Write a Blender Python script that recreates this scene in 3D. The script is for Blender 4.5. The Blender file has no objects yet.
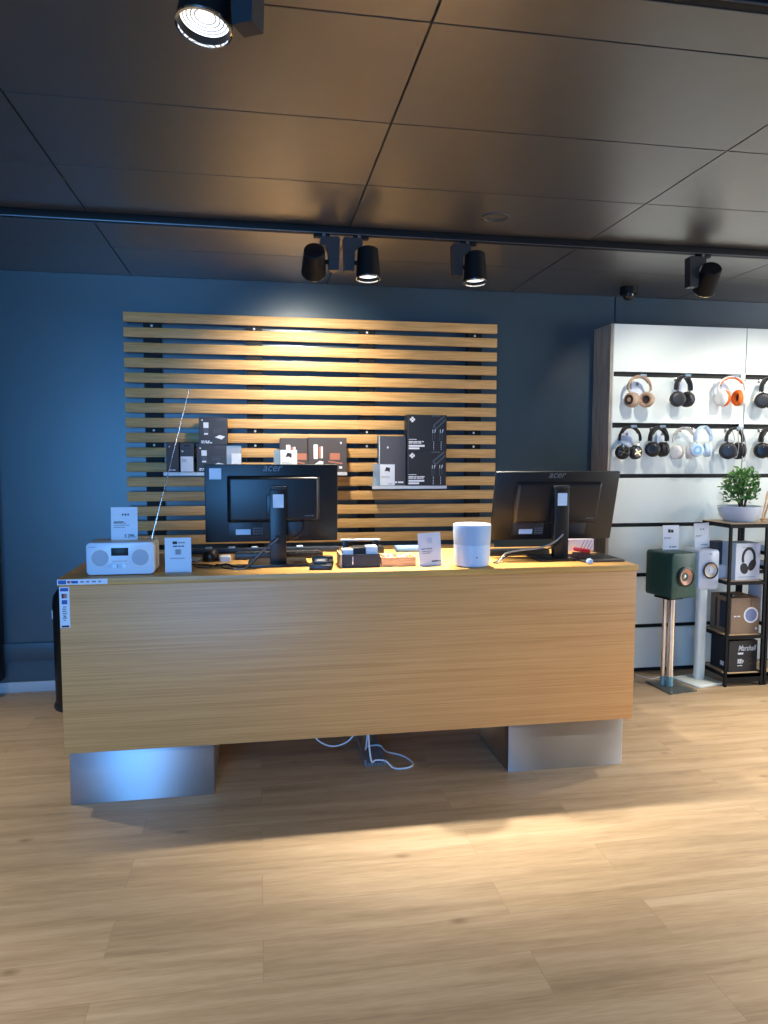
import bpy, bmesh, math, random
from mathutils import Vector, Matrix, Quaternion, noise

random.seed(7)
SC = bpy.context.scene
COL = SC.collection
PI = math.pi

# ------------------------------------------------------------------ materials
def lin(c):
    return tuple(((v/255.0)/12.92 if v/255.0 <= .04045 else ((v/255.0+.055)/1.055)**2.4) for v in c)

MATS = {}
def mat(name, rgb, rough=.5, metal=0.0, spec=.5, emit=None, estr=0.0, vary=.06, scale=40, bump=0.0, alpha=None, trans=0.0, aniso=0.0):
    """principled material whose colour and roughness carry a little procedural noise"""
    if name in MATS: return MATS[name]
    m = bpy.data.materials.new(name); m.use_nodes = True
    nt = m.node_tree; b = nt.nodes['Principled BSDF']
    tc = nt.nodes.new('ShaderNodeTexCoord'); nz = nt.nodes.new('ShaderNodeTexNoise')
    nz.inputs['Scale'].default_value = scale; nz.inputs['Detail'].default_value = 3
    nt.links.new(tc.outputs['Object'], nz.inputs['Vector'])
    mx = nt.nodes.new('ShaderNodeMix'); mx.data_type = 'RGBA'
    c = lin(rgb)
    mx.inputs['A'].default_value = tuple(v*(1-vary) for v in c)+(1,)
    mx.inputs['B'].default_value = tuple(min(1, v*(1+vary)) for v in c)+(1,)
    nt.links.new(nz.outputs['Fac'], mx.inputs['Factor'])
    nt.links.new(mx.outputs['Result'], b.inputs['Base Color'])
    b.inputs['Roughness'].default_value = rough
    b.inputs['Metallic'].default_value = metal
    b.inputs['Specular IOR Level'].default_value = spec
    if trans: b.inputs['Transmission Weight'].default_value = trans
    if alpha is not None: b.inputs['Alpha'].default_value = alpha
    if aniso: b.inputs['Anisotropic'].default_value = aniso
    if emit:
        b.inputs['Emission Color'].default_value = lin(emit)+(1,); b.inputs['Emission Strength'].default_value = estr
    if bump:
        bp = nt.nodes.new('ShaderNodeBump'); bp.inputs['Strength'].default_value = bump; bp.inputs['Distance'].default_value = .002
        nt.links.new(nz.outputs['Fac'], bp.inputs['Height']); nt.links.new(bp.outputs['Normal'], b.inputs['Normal'])
    MATS[name] = m
    return m

def wood(name, dark, light, axis='x', stretch=(1.2, 40, 55), rough=.45, per_object=True, fine=1.0):
    if name in MATS: return MATS[name]
    m = bpy.data.materials.new(name); m.use_nodes = True
    nt = m.node_tree; L = nt.links; b = nt.nodes['Principled BSDF']
    tc = nt.nodes.new('ShaderNodeTexCoord'); mp = nt.nodes.new('ShaderNodeMapping')
    mp.inputs['Scale'].default_value = stretch
    L.new(tc.outputs['Object'], mp.inputs['Vector'])
    vec = mp.outputs['Vector']
    if per_object:
        oi = nt.nodes.new('ShaderNodeObjectInfo'); ad = nt.nodes.new('ShaderNodeVectorMath'); ad.operation = 'MULTIPLY_ADD'
        ad.inputs[1].default_value = (1, 1, 1)
        cm = nt.nodes.new('ShaderNodeCombineXYZ')
        mu = nt.nodes.new('ShaderNodeMath'); mu.operation = 'MULTIPLY'; mu.inputs[1].default_value = 91.0
        L.new(oi.outputs['Random'], mu.inputs[0])
        for k in ('X', 'Y', 'Z'): L.new(mu.outputs[0], cm.inputs[k])
        L.new(vec, ad.inputs[0]); L.new(cm.outputs[0], ad.inputs[2]); vec = ad.outputs[0]
    n1 = nt.nodes.new('ShaderNodeTexNoise'); n1.inputs['Scale'].default_value = .55; n1.inputs['Detail'].default_value = 4; n1.inputs['Distortion'].default_value = .6
    n2 = nt.nodes.new('ShaderNodeTexNoise'); n2.inputs['Scale'].default_value = 3.2*fine; n2.inputs['Detail'].default_value = 5
    L.new(vec, n1.inputs['Vector']); L.new(vec, n2.inputs['Vector'])
    mxf = nt.nodes.new('ShaderNodeMix'); mxf.data_type = 'FLOAT'; mxf.inputs['Factor'].default_value = .68
    L.new(n1.outputs['Fac'], mxf.inputs['A']); L.new(n2.outputs['Fac'], mxf.inputs['B'])
    cr = nt.nodes.new('ShaderNodeValToRGB')
    cr.color_ramp.elements[0].position = .36; cr.color_ramp.elements[0].color = lin(dark)+(1,)
    cr.color_ramp.elements[1].position = .60; cr.color_ramp.elements[1].color = lin(light)+(1,)
    L.new(mxf.outputs['Result'], cr.inputs['Fac']); L.new(cr.outputs['Color'], b.inputs['Base Color'])
    bp = nt.nodes.new('ShaderNodeBump'); bp.inputs['Strength'].default_value = .12; bp.inputs['Distance'].default_value = .002
    L.new(n2.outputs['Fac'], bp.inputs['Height']); L.new(bp.outputs['Normal'], b.inputs['Normal'])
    b.inputs['Roughness'].default_value = rough
    MATS[name] = m
    return m

def floor_material():
    m = bpy.data.materials.new('oak_laminate'); m.use_nodes = True
    nt = m.node_tree; L = nt.links; b = nt.nodes['Principled BSDF']
    tc = nt.nodes.new('ShaderNodeTexCoord')
    br = nt.nodes.new('ShaderNodeTexBrick')
    br.offset = .37; br.offset_frequency = 2
    br.inputs['Color1'].default_value = (0, 0, 0, 1); br.inputs['Color2'].default_value = (1, 1, 1, 1)
    br.inputs['Mortar'].default_value = (.5, .5, .5, 1)
    br.inputs['Scale'].default_value = 1; br.inputs['Brick Width'].default_value = 1.30; br.inputs['Row Height'].default_value = .185
    br.inputs['Mortar Size'].default_value = .0011; br.inputs['Mortar Smooth'].default_value = .2; br.inputs['Bias'].default_value = 0
    L.new(tc.outputs['Object'], br.inputs['Vector'])
    # each plank shifts the grain lookup by its own amount
    mp = nt.nodes.new('ShaderNodeMapping'); mp.inputs['Scale'].default_value = (.8, 11, 1)
    L.new(tc.outputs['Object'], mp.inputs['Vector'])
    sx = nt.nodes.new('ShaderNodeSeparateColor'); L.new(br.outputs['Color'], sx.inputs[0])
    mu = nt.nodes.new('ShaderNodeMath'); mu.operation = 'MULTIPLY'; mu.inputs[1].default_value = 57; L.new(sx.outputs[0], mu.inputs[0])
    cm = nt.nodes.new('ShaderNodeCombineXYZ'); L.new(mu.outputs[0], cm.inputs['X']); L.new(mu.outputs[0], cm.inputs['Z'])
    ad = nt.nodes.new('ShaderNodeVectorMath'); L.new(mp.outputs['Vector'], ad.inputs[0]); L.new(cm.outputs[0], ad.inputs[1])
    n1 = nt.nodes.new('ShaderNodeTexNoise'); n1.inputs['Scale'].default_value = 1.6; n1.inputs['Detail'].default_value = 3; n1.inputs['Distortion'].default_value = .5
    n2 = nt.nodes.new('ShaderNodeTexNoise'); n2.inputs['Scale'].default_value = 14; n2.inputs['Detail'].default_value = 4
    wv = nt.nodes.new('ShaderNodeTexNoise'); wv.inputs['Scale'].default_value = 2.4; wv.inputs['Detail'].default_value = 1; wv.inputs['Distortion'].default_value = 2.5
    for n in (n1, n2, wv): L.new(ad.outputs[0], n.inputs['Vector'])
    m1 = nt.nodes.new('ShaderNodeMix'); m1.data_type = 'FLOAT'; m1.inputs['Factor'].default_value = .35
    L.new(n1.outputs['Fac'], m1.inputs['A']); L.new(n2.outputs['Fac'], m1.inputs['B'])
    cr = nt.nodes.new('ShaderNodeValToRGB')
    e = cr.color_ramp.elements
    e[0].position = .26; e[0].color = lin((146, 124, 95))+(1,)
    e[1].position = .70; e[1].color = lin((197, 172, 139))+(1,)
    x = e.new(.47); x.color = lin((176, 150, 116))+(1,)
    L.new(m1.outputs['Result'], cr.inputs['Fac'])
    # plank to plank tone
    tone = nt.nodes.new('ShaderNodeMapRange'); tone.inputs['To Min'].default_value = .93; tone.inputs['To Max'].default_value = 1.05
    L.new(sx.outputs[0], tone.inputs['Value'])
    tm = nt.nodes.new('ShaderNodeVectorMath'); tm.operation = 'SCALE'
    L.new(cr.outputs['Color'], tm.inputs[0]); L.new(tone.outputs[0], tm.inputs['Scale'])
    # small dark knots
    vo = nt.nodes.new('ShaderNodeTexVoronoi'); vo.inputs['Scale'].default_value = 1.0
    mk = nt.nodes.new('ShaderNodeMapping'); mk.inputs['Scale'].default_value = (2.1, 4.2, 1); L.new(tc.outputs['Object'], mk.inputs['Vector']); L.new(mk.outputs['Vector'], vo.inputs['Vector'])
    kn = nt.nodes.new('ShaderNodeMapRange'); kn.inputs['From Min'].default_value = .015; kn.inputs['From Max'].default_value = .085; kn.inputs['To Min'].default_value = .55; kn.inputs['To Max'].default_value = 0
    L.new(vo.outputs['Distance'], kn.inputs['Value'])
    km = nt.nodes.new('ShaderNodeMix'); km.data_type = 'RGBA'; km.inputs['B'].default_value = lin((92, 66, 42))+(1,)
    L.new(kn.outputs[0], km.inputs['Factor']); L.new(tm.outputs[0], km.inputs['A'])
    jm = nt.nodes.new('ShaderNodeMix'); jm.data_type = 'RGBA'; jm.inputs['B'].default_value = lin((104, 80, 54))+(1,)
    jf = nt.nodes.new('ShaderNodeMath'); jf.operation = 'MULTIPLY'; jf.inputs[1].default_value = .3
    L.new(br.outputs['Fac'], jf.inputs[0]); L.new(jf.outputs[0], jm.inputs['Factor']); L.new(km.outputs['Result'], jm.inputs['A'])
    L.new(jm.outputs['Result'], b.inputs['Base Color'])
    bp = nt.nodes.new('ShaderNodeBump'); bp.inputs['Strength'].default_value = .10; bp.inputs['Distance'].default_value = .002
    L.new(n2.outputs['Fac'], bp.inputs['Height']); L.new(bp.outputs['Normal'], b.inputs['Normal'])
    b.inputs['Roughness'].default_value = .42; b.inputs['Specular IOR Level'].default_value = .35
    return m

STEEL_ROT = 0.25
OAK = wood('oak_veneer', (196, 136, 76), (216, 160, 98), stretch=(.8, 26, 105), rough=.42)
OAKTOP = wood('oak_top', (176, 128, 62), (206, 158, 86), stretch=(.9, 22, 22), rough=.4)
SLAT = wood('oak_slat', (186, 138, 74), (212, 168, 104), stretch=(1.6, 20, 42), rough=.5)
GREYWOOD = wood('grey_oak', (134, 126, 112), (176, 168, 152), stretch=(30, 20, 1.4), rough=.6)
LIGHTWOOD = wood('light_wood', (196, 150, 104), (226, 184, 138), stretch=(6, 40, 60), rough=.5)
TANBOARD = wood('tan_board', (176, 148, 110), (206, 180, 142), stretch=(4, 40, 40), rough=.5)
FLOOR = floor_material()
NAVY = mat('navy_paint', (57, 75, 84), .30, vary=.05, scale=6, bump=.05)
CEIL = mat('ceiling_panel', (142, 140, 138), .36, metal=.9, vary=.05, scale=14)
DARK = mat('dark_void', (14, 14, 15), .7)
BLACKM = mat('black_metal', (18, 18, 19), .55, spec=.2)
BLACKP = mat('black_plastic', (20, 21, 23), .38)
GREYBLACK = mat('charcoal_plastic', (38, 39, 42), .45)
SOFTBLACK = mat('black_leather', (24, 24, 26), .55, bump=.2, scale=300)
WHITE = mat('white_paint', (216, 224, 217), .5, vary=.02)
WHITEG = mat('white_gloss_blue_cast', (190, 211, 232), .28, vary=.02)  # white plastic with the blue daylight cast painted into its colour
PAPER = mat('white_paper_blue_cast', (194, 214, 233), .6, vary=.02)  # white paper tinted blue to stand in for cool window light
PAPERC = mat('white_paper_faint_cast', (212, 219, 226), .6, vary=.02)  # same paper with less of the blue cast painted in
WHITEC = mat('white_gloss_faint_cast', (206, 215, 226), .3, vary=.02)  # same gloss white, weaker daylight tint in the colour
INK = mat('dark_ink', (30, 32, 38), .6)
GREYINK = mat('grey_ink', (120, 126, 134), .6)
LIGHTINK = mat('white_ink', (226, 230, 232), .6)
MIDINK = mat('slate_ink', (78, 86, 96), .6)
STEEL = mat('brushed_steel', (196, 198, 202), .50, metal=1.0, vary=.03, scale=60, aniso=.9)
_n = STEEL.node_tree; _t = _n.nodes.new('ShaderNodeTangent'); _t.direction_type = 'RADIAL'; _t.axis = 'Z'
_n.links.new(_t.outputs[0], _n.nodes['Principled BSDF'].inputs['Tangent']); _n.nodes['Principled BSDF'].inputs['Anisotropic Rotation'].default_value = STEEL_ROT
CHROME = mat('chrome', (222, 222, 224), .07, metal=1.0, vary=.01)
SILVER = mat('silver_metal', (190, 192, 194), .25, metal=1.0, vary=.02)
ALU = mat('grey_aluminium', (150, 158, 168), .4, metal=.6)
GOLD = mat('gold_metal', (214, 178, 124), .3, metal=.9)
BEIGE = mat('beige_plastic', (176, 150, 126), .5)
BEIGED = mat('dark_brown_mesh', (58, 44, 34), .6)
ORANGE = mat('orange_fabric', (240, 112, 32), .55)
PALEBLUE = mat('pale_blue_plastic', (196, 216, 234), .45)
OFFWHITE = mat('offwhite_plastic', (226, 224, 218), .45)
CREAM = mat('cream_plastic', (206, 204, 194), .45)
GRILL = mat('pale_grille', (158, 178, 198), .7, bump=.6, scale=900, vary=.15)
FABRICW = mat('white_fabric_blue_cast', (174, 195, 218), .8, bump=.5, scale=900, vary=.06)  # white cloth, blue of the window light mixed into the colour
GREEN = mat('racing_green', (40, 76, 64), .42, vary=.04)
COPPER = mat('rose_cone', (206, 160, 136), .35, metal=.4)
PALECONE = mat('champagne_cone', (214, 202, 182), .35, metal=.4)
BOXDARK = mat('charcoal_card', (58, 60, 66), .6)
BOXBROWN = mat('dark_brown_card', (62, 54, 54), .6)
BOXBLACK = mat('black_card', (28, 34, 40), .5)
BOXTAUPE = mat('taupe_card', (72, 66, 66), .55)
KRAFT = mat('brown_card', (136, 112, 88), .65)
ACRYL = mat('clear_acrylic', (150, 178, 198), .15, alpha=.5)
GLASSB = mat('glass_plate', (90, 100, 96), .06, alpha=.45)
BLUEINK = mat('blue_ink', (30, 70, 150), .5)
REDINK = mat('red_ink', (196, 70, 50), .5)
RED = mat('red_plastic', (176, 24, 40), .4)
LEAF = mat('leaf_green', (88, 138, 66), .45, vary=.4, scale=25)
BARK = mat('bark', (72, 54, 40), .8, bump=.5)
SOIL = mat('soil', (46, 36, 28), .9, bump=.8, scale=200)
BASEB = mat('pale_baseboard', (176, 178, 182), .5)
CABLEW = mat('white_cable', (224, 228, 232), .5)
LENS = mat('lamp_lens', (255, 255, 255), .3, emit=(255, 254, 250), estr=1.15)
LEDSPOT = mat('lamp_led_core', (255, 255, 255), .3, emit=(255, 252, 246), estr=30)
TEAL = mat('teal_tape', (120, 176, 182), .3, alpha=.7)
SCREEN = mat('display_glass', (10, 12, 16), .4, spec=.25)

# ------------------------------------------------------------------ mesh helpers
class MB:
    def __init__(self): self.bm = bmesh.new()
    def _merge(self, tmp, M):
        if M is not None: bmesh.ops.transform(tmp, matrix=M, verts=tmp.verts)
        me = bpy.data.meshes.new('tmp'); tmp.to_mesh(me); tmp.free()
        self.bm.from_mesh(me); bpy.data.meshes.remove(me)
    def box(self, x0, x1, y0, y1, z0, z1, bev=0.0, seg=2, M=None, taper=None):
        t = bmesh.new(); bmesh.ops.create_cube(t, size=1)
        for v in t.verts:
            v.co = Vector(((x0+x1)/2+v.co.x*(x1-x0), (y0+y1)/2+v.co.y*(y1-y0), (z0+z1)/2+v.co.z*(z1-z0)))
        if taper: 
            for v in t.verts: taper(v)
        if bev: bmesh.ops.bevel(t, geom=t.edges[:], offset=bev, segments=seg, affect='EDGES', profile=.5)
        self._merge(t, M); return self
    def vbox(self, x0, x1, y0, y1, z0, z1, r, axis='y', seg=5, bev=0.0, M=None):
        """box whose edges along one axis are rounded with radius r, other edges bevelled"""
        t = bmesh.new(); bmesh.ops.create_cube(t, size=1)
        for v in t.verts:
            v.co = Vector(((x0+x1)/2+v.co.x*(x1-x0), (y0+y1)/2+v.co.y*(y1-y0), (z0+z1)/2+v.co.z*(z1-z0)))
        k = 'xyz'.index(axis)
        es = [e for e in t.edges if abs((e.verts[0].co-e.verts[1].co)[k]) > 1e-6]
        bmesh.ops.bevel(t, geom=es, offset=r, segments=seg, affect='EDGES', profile=.5)
        if bev:
            es = [e for e in t.edges if len(e.link_faces) == 2 and e.calc_face_angle(0) > 1.0]
            bmesh.ops.bevel(t, geom=es, offset=bev, segments=2, affect='EDGES', profile=.5)
        self._merge(t, M); return self
    def lathe(self, prof, seg=32, M=None):
        """profile of (radius, height) turned about the local z axis"""
        t = bmesh.new(); rings = []
        for r, h in prof:
            if r < 1e-6: rings.append([t.verts.new((0, 0, h))])
            else: rings.append([t.verts.new((r*math.cos(2*PI*i/seg), r*math.sin(2*PI*i/seg), h)) for i in range(seg)])
        for a, b in zip(rings, rings[1:]):
            for i in range(seg):
                j = (i+1) % seg
                if len(a) == 1 and len(b) == 1: continue
                if len(a) == 1: t.faces.new((a[0], b[i], b[j]))
                elif len(b) == 1: t.faces.new((a[i], a[j], b[0]))
                else: t.faces.new((a[i], a[j], b[j], b[i]))
        bmesh.ops.recalc_face_normals(t, faces=t.faces)
        self._merge(t, M); return self
    def cyl(self, p, q, r, seg=20, r2=None):
        p, q = Vector(p), Vector(q); d = q-p; h = d.length
        M = Matrix.Translation(p) @ Vector((0, 0, 1)).rotation_difference(d.normalized()).to_matrix().to_4x4()
        r2 = r if r2 is None else r2
        return self.lathe([(0, 0), (r, 0), (r2, h), (0, h)], seg, M)
    def sweep(self, pts, ra, rb=None, seg=10, side=(0, 1, 0), closed=False):
        """tube through pts; cross-section ra across 'side', rb along it"""
        rb = ra if rb is None else rb
        pts = [Vector(p) for p in pts]; n = len(pts); t = bmesh.new(); rings = []
        S = Vector(side)
        for i, p in enumerate(pts):
            a = pts[(i-1) % n] if closed else pts[max(i-1, 0)]; b = pts[(i+1) % n] if closed else pts[min(i+1, n-1)]
            d = (b-a).normalized()
            s = (S-d*S.dot(d))
            if s.length < 1e-4: s = d.orthogonal()
            s.normalize(); u = d.cross(s).normalized()
            k = ra[i] if isinstance(ra, (list, tuple)) else ra; l = rb[i] if isinstance(rb, (list, tuple)) else rb
            rings.append([t.verts.new(p+u*k*math.cos(2*PI*j/seg)+s*l*math.sin(2*PI*j/seg)) for j in range(seg)])
        m = n if closed else n-1
        for i in range(m):
            A, B = rings[i], rings[(i+1) % n]
            for j in range(seg): t.faces.new((A[j], A[(j+1) % seg], B[(j+1) % seg], B[j]))
        if not closed: t.faces.new(rings[0]); t.faces.new(rings[-1])
        bmesh.ops.recalc_face_normals(t, faces=t.faces)
        self._merge(t, None); return self
    def prism(self, poly, d, M=None):
        """polygon (x, z) extruded from y=0 to y=d"""
        t = bmesh.new()
        A = [t.verts.new((x, 0, z)) for x, z in poly]; B = [t.verts.new((x, d, z)) for x, z in poly]
        t.faces.new(A); t.faces.new(B[::-1]); n = len(poly)
        for i in range(n): t.faces.new((A[i], B[i], B[(i+1) % n], A[(i+1) % n]))
        bmesh.ops.recalc_face_normals(t, faces=t.faces)
        self._merge(t, M); return self
    def disc(self, c, r, d=.001, seg=28, inner=0.0):
        """thin disc (or ring) facing -y, centre of its front face at c"""
        M = Matrix.Translation(c) @ Matrix.Rotation(PI/2, 4, 'X')
        if inner: return self.lathe([(inner, 0), (r, 0), (r, -d), (inner, -d), (inner, 0)], seg, M)
        return self.lathe([(0, 0), (r, 0), (r, -d), (0, -d)], seg, M)
    def build(self, name, m, parent=None, loc=None, smooth=True, angle=40):
        me = bpy.data.meshes.new(name)
        bmesh.ops.recalc_face_normals(self.bm, faces=self.bm.faces)
        self.bm.to_mesh(me); self.bm.free()
        if smooth:
            me.shade_smooth(); me.set_sharp_from_angle(angle=math.radians(angle))
        me.materials.append(m)
        o = bpy.data.objects.new(name, me); COL.objects.link(o)
        if parent is not None: o.parent = parent
        if loc is not None: o.location = loc
        return o

def smooth_path(pts, n=8):
    """Catmull-Rom through pts"""
    P = [Vector(p) for p in pts]; out = []
    for i in range(len(P)-1):
        a, b, c, d = P[max(i-1, 0)], P[i], P[i+1], P[min(i+2, len(P)-1)]
        for k in range(n):
            t = k/n
            out.append(.5*((2*b)+(c-a)*t+(2*a-5*b+4*c-d)*t*t+(3*b-a-3*c+d)*t**3))
    out.append(P[-1]); return out

def thing(name, label, cat, loc=(0, 0, 0), rz=0, group=None):
    o = bpy.data.objects.new(name, None); COL.objects.link(o)
    o.empty_display_size = .05
    o.location = loc; o.rotation_euler = (0, 0, rz); return tag(o, label, cat, group)
def tag(o, label, cat, group=None):
    o['label'] = label; o['category'] = cat
    if group: o['group'] = group
    return o
def struct(name, mb, m, **k):
    o = mb.build(name, m, **k); o['kind'] = 'structure'; return o

def lettering(text, size, M, m, parent, name='lettering', shear=0.0, align='LEFT', bold=0.0, width=None):
    cu = bpy.data.curves.new('txt', 'FONT'); cu.body = text; cu.size = size; cu.shear = shear; cu.align_x = align; cu.extrude = .0003; cu.offset = bold
    o = bpy.data.objects.new('txt', cu); COL.objects.link(o)
    bpy.context.view_layer.update()
    me = bpy.data.meshes.new_from_object(o.evaluated_get(bpy.context.evaluated_depsgraph_get()))
    bpy.data.objects.remove(o); bpy.data.curves.remove(cu)
    if width:
        xs = [v.co.x for v in me.vertices]; k = width/(max(xs)-min(xs))
        for v in me.vertices: v.co.x *= k
    me.transform(M @ Matrix.Rotation(PI/2, 4, 'X'))
    me.materials.clear(); me.materials.append(m)
    r = bpy.data.objects.new(name, me); COL.objects.link(r); r.parent = parent
    return r
def T(x, y, z): return Matrix.Translation((x, y, z))

def bars(mb, x, z, y, rows, h=.004, gap=.003, d=.0006):
    """rows of tiny print: list of rows, each a list of word lengths"""
    for r in rows:
        cx = x
        for w in r:
            mb.box(cx, cx+w, y-d, y, z-h, z); cx += w+h*.6
        z -= h+gap
    return mb

# ------------------------------------------------------------------ the setting
W, ZC = 4.943, 2.678
struct('floor', MB().box(-4, 7.5, -4, W+.2, -.1, 0), FLOOR, smooth=False)
wl = MB().box(-4, 7.5, W, W+.2, 0, ZC+.1)
struct('wall_back', wl, NAVY, smooth=False)
struct('trim_1', MB().box(-4, 2.528, W-.004, W+.01, 0.0, ZC-.002).box(2.538, 7.5, W-.010, W+.01, 0.0, ZC-.002), NAVY, smooth=False)
struct('wall_left', MB().box(-4.2, -4, -4, W+.2, 0, ZC+.1), NAVY, smooth=False)
struct('wall_right', MB().box(7.5, 7.7, -4, W+.2, 0, ZC+.1), WHITE, smooth=False)
struct('wall_front', MB().box(-4.2, -3.1, -3.2, -3, 0, ZC+.1).box(-.4, 7.7, -3.2, -3, 0, ZC+.1).box(-3.1, -.4, -3.2, -3, 2.5, ZC+.1), NAVY, smooth=False)
struct('window_1', MB().box(-3.1, -3.02, -3.15, -3.05, 0, 2.5).box(-.48, -.4, -3.15, -3.05, 0, 2.5).box(-3.02, -.48, -3.15, -3.05, 2.42, 2.5).box(-3.02, -.48, -3.15, -3.05, 0, .08), BLACKM, smooth=False)

# ceiling: large metal panels with shadow gaps between them
cb = MB()
xs = [-4.6]; xs = [-4.53, -3.28, -2.03, -.784, .465, 1.746, 3.006, 4.26, 5.51, 6.76, 7.6]
ys = [-4.4, -3.8, -3.2, -2.6, -2.0, -1.4, -.78, -.19, .40, .99, 1.375, 1.963, 2.556, 3.139, 3.727, 4.30, W]
g = .0035
for x0, x1 in zip(xs, xs[1:]):
    for y0, y1 in zip(ys, ys[1:]):
        cb.box(x0+g, x1-g, y0+g, y1-g, ZC, ZC+.02)
cb.box(-4.6, 7.7, -4.4, W+.2, ZC+.02, ZC+.1)
struct('ceiling', cb, CEIL, smooth=False)
struct('baseboard_back', MB().box(-4, 2.39, W-.016, W-.004, 0, .068, bev=.002), BASEB)
struct('trim_2', MB().box(-4, 2.39, W-.022, W-.004, .205, .325, bev=.004), NAVY)
struct('trim_3', MB().lathe([(.052, 0), (.066, 0), (.066, -.006), (.052, -.006), (.052, 0)], 32, T(1.132, 3.434, ZC)), mat('ceiling_ring', (74, 70, 66), .6))

# ------------------------------------------------------------------ sales counter
Z = 1.0147
D = thing('sales_counter', 'long oak veneer sales counter standing on two brushed steel plinths', 'counter', (.48, 3.2, 0))
ox, oy = .48, 3.2
def db(m, *a, **k):  # counter-local box from world numbers
    return m.box(a[0]-ox, a[1]-ox, a[2]-oy, a[3]-oy, a[4], a[5], **k)
db(MB(), -.831, 1.793, 3.204, 3.232, .257, .985, bev=.0015).build('front_panel', OAK, D)
db(MB(), -.8366, 1.801, 3.200, 3.955, .986, Z, bev=.002).build('worktop', OAKTOP, D)
db(MB(), -.831, -.803, 3.232, 3.94, .257, .985).build('side_panel', OAK, D)
db(MB(), 1.765, 1.793, 3.232, 3.94, .257, .985).build('side_panel', OAK, D)
db(MB(), -.803, 1.765, 3.232, 3.94, .257, .285).build('bottom_panel', OAK, D)
a = db(MB(), -.8265, -.21, 3.269, 3.76, 0, .2565, bev=.002).build('plinth', STEEL, D)
a = db(MB(), 1.1835, 1.777, 3.269, 3.76, 0, .2565, bev=.002).build('plinth', STEEL, D)
# payment stickers on the left corner of the front
def sticker(x0, x1, z0, z1, vertical, y):
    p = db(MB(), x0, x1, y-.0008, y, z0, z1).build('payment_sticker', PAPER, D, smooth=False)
    b1, b2, b3, b4 = MB(), MB(), MB(), MB(); e = y-.0008
    if vertical:
        w = x1-x0
        db(b1, x0+.004, x1-.004, e-.0004, e, z1-.018, z1-.004)
        db(b2, x0+.009, x0+w*.42, e-.0004, e, z1-.048, z1-.028); db(b1, x0+.009, x1-.009, e-.0004, e, z1-.073, z1-.055)
        db(b3, x0+w*.42, x1-w*.42, e-.0004, e, z1-.048, z1-.028); db(b4, x1-w*.42, x1-.009, e-.0004, e, z1-.048, z1-.028)
        zz = z1-.082
        for k in range(7):
            db(b4, x0+.010+random.random()*.006, x1-.010-random.random()*.008, e-.0004, e, zz-.005, zz); zz -= .0095
        db(b2, x0+.018, x1-.016, e-.0004, e, z1-.128, z1-.122)
        db(b2, x0+.006, x1-.004, e-.0004, e, z0+.002, z0+.010)
    else:
        h = z1-z0
        db(b1, x0+.004, x0+.036, e-.0004, e, z0+.003, z1-.003); db(b1, x0+.060, x0+.083, e-.0004, e, z0+.005, z1-.006)
        db(b2, x0+.041, x0+.047, e-.0004, e, z0+.006, z1-.006); db(b3, x0+.047, x0+.053, e-.0004, e, z0+.006, z1-.006); db(b2, x0+.056, x0+.060, e-.0004, e, z0+.006, z1-.006)
        xx = x0+.092
        while xx < x1-.016:
            w = .012+random.random()*.008; db(b4, xx, xx+w, e-.0004, e, z0+h*.35, z1-h*.35); xx += w+.009
    for n, b, m in (('blue_print', b1, BLUEINK), ('dark_print', b2, INK), ('red_print', b3, REDINK), ('grey_print', b4, GREYINK)):
        b.build(n, m, p, smooth=False)
sticker(-.836, -.635, .990, 1.0125, False, 3.2)
sticker(-.830, -.790, .806, .980, True, 3.204)

# cable duct on the floor and the white cable under the counter
o = MB().box(.505, .615, 3.46, 3.93, 0.002, .012).box(.505, .516, 3.46, 3.93, .012, .026).box(.604, .615, 3.46, 3.93, .012, .026)
for k in range(7): o.box(.509+.015*k, .517+.015*k, 3.445, 3.46, .002, .016)
tag(o.build('cable_duct', ALU, smooth=False), 'flat grey metal cable duct on the floor under the counter', 'cable duct')
pts = [(.517, 3.42, .255), (.519, 3.42, .17), (.526, 3.425, .085), (.537, 3.43, .03), (.56, 3.44, .033), (.605, 3.425, .031), (.635, 3.40, .008), (.67, 3.385, .005), (.72, 3.395, .005), (.745, 3.43, .005), (.735, 3.49, .005), (.70, 3.55, .005), (.64, 3.60, .005), (.609, 3.62, .031), (.56, 3.62, .033), (.53, 3.60, .033), (.52, 3.52, .06), (.519, 3.46, .16), (.518, 3.44, .255)]
tag(MB().sweep(smooth_path(pts), .0042, seg=8).build('power_cable', CABLEW), 'white cable looped on the floor under the counter beside the duct', 'cable')
pts = [(.235, 3.42, .255), (.257, 3.42, .18), (.30, 3.42, .14), (.354, 3.42, .126), (.41, 3.42, .142), (.447, 3.42, .18), (.47, 3.42, .255)]
tag(MB().sweep(smooth_path(pts), .0036, seg=8).build('hanging_cable', CABLEW), 'white cable sagging from the underside of the counter', 'cable')

# ------------------------------------------------------------------ slatted panel
S = thing('slat_panel', 'wide panel of horizontal oak slats on dark battens on the navy wall', 'slat panel', (.4, 4.94, 0))
sx, sy = .4, 4.94
for x0, x1 in ((-.713, -.608), (-.069, .035), (.674, .783), (1.428, 1.529)):
    bt = MB().box(x0-sx, x1-sx, W-.055-sy, W-.011-sy, .86, 2.42).build('batten', BLACKM, S, smooth=False)
    sc = MB(); c = (x0+x1)/2-sx
    for k in (0, 7, 8): sc.lathe([(0, .004), (.006, .003), (.008, 0)], 12, T(c, W-.055-sy, 2.4368-.0948*k-.078) @ Matrix.Rotation(PI/2, 4, 'X'))
    sc.build('screw', LIGHTINK, bt)
for i in range(17):
    z = 2.4368-.0948*i
    s = MB().box(-.8295-sx, 1.631-sx, 4.862-sy, 4.886-sy, z-.061, z, bev=.0015).build('slat', SLAT, S)

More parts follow.
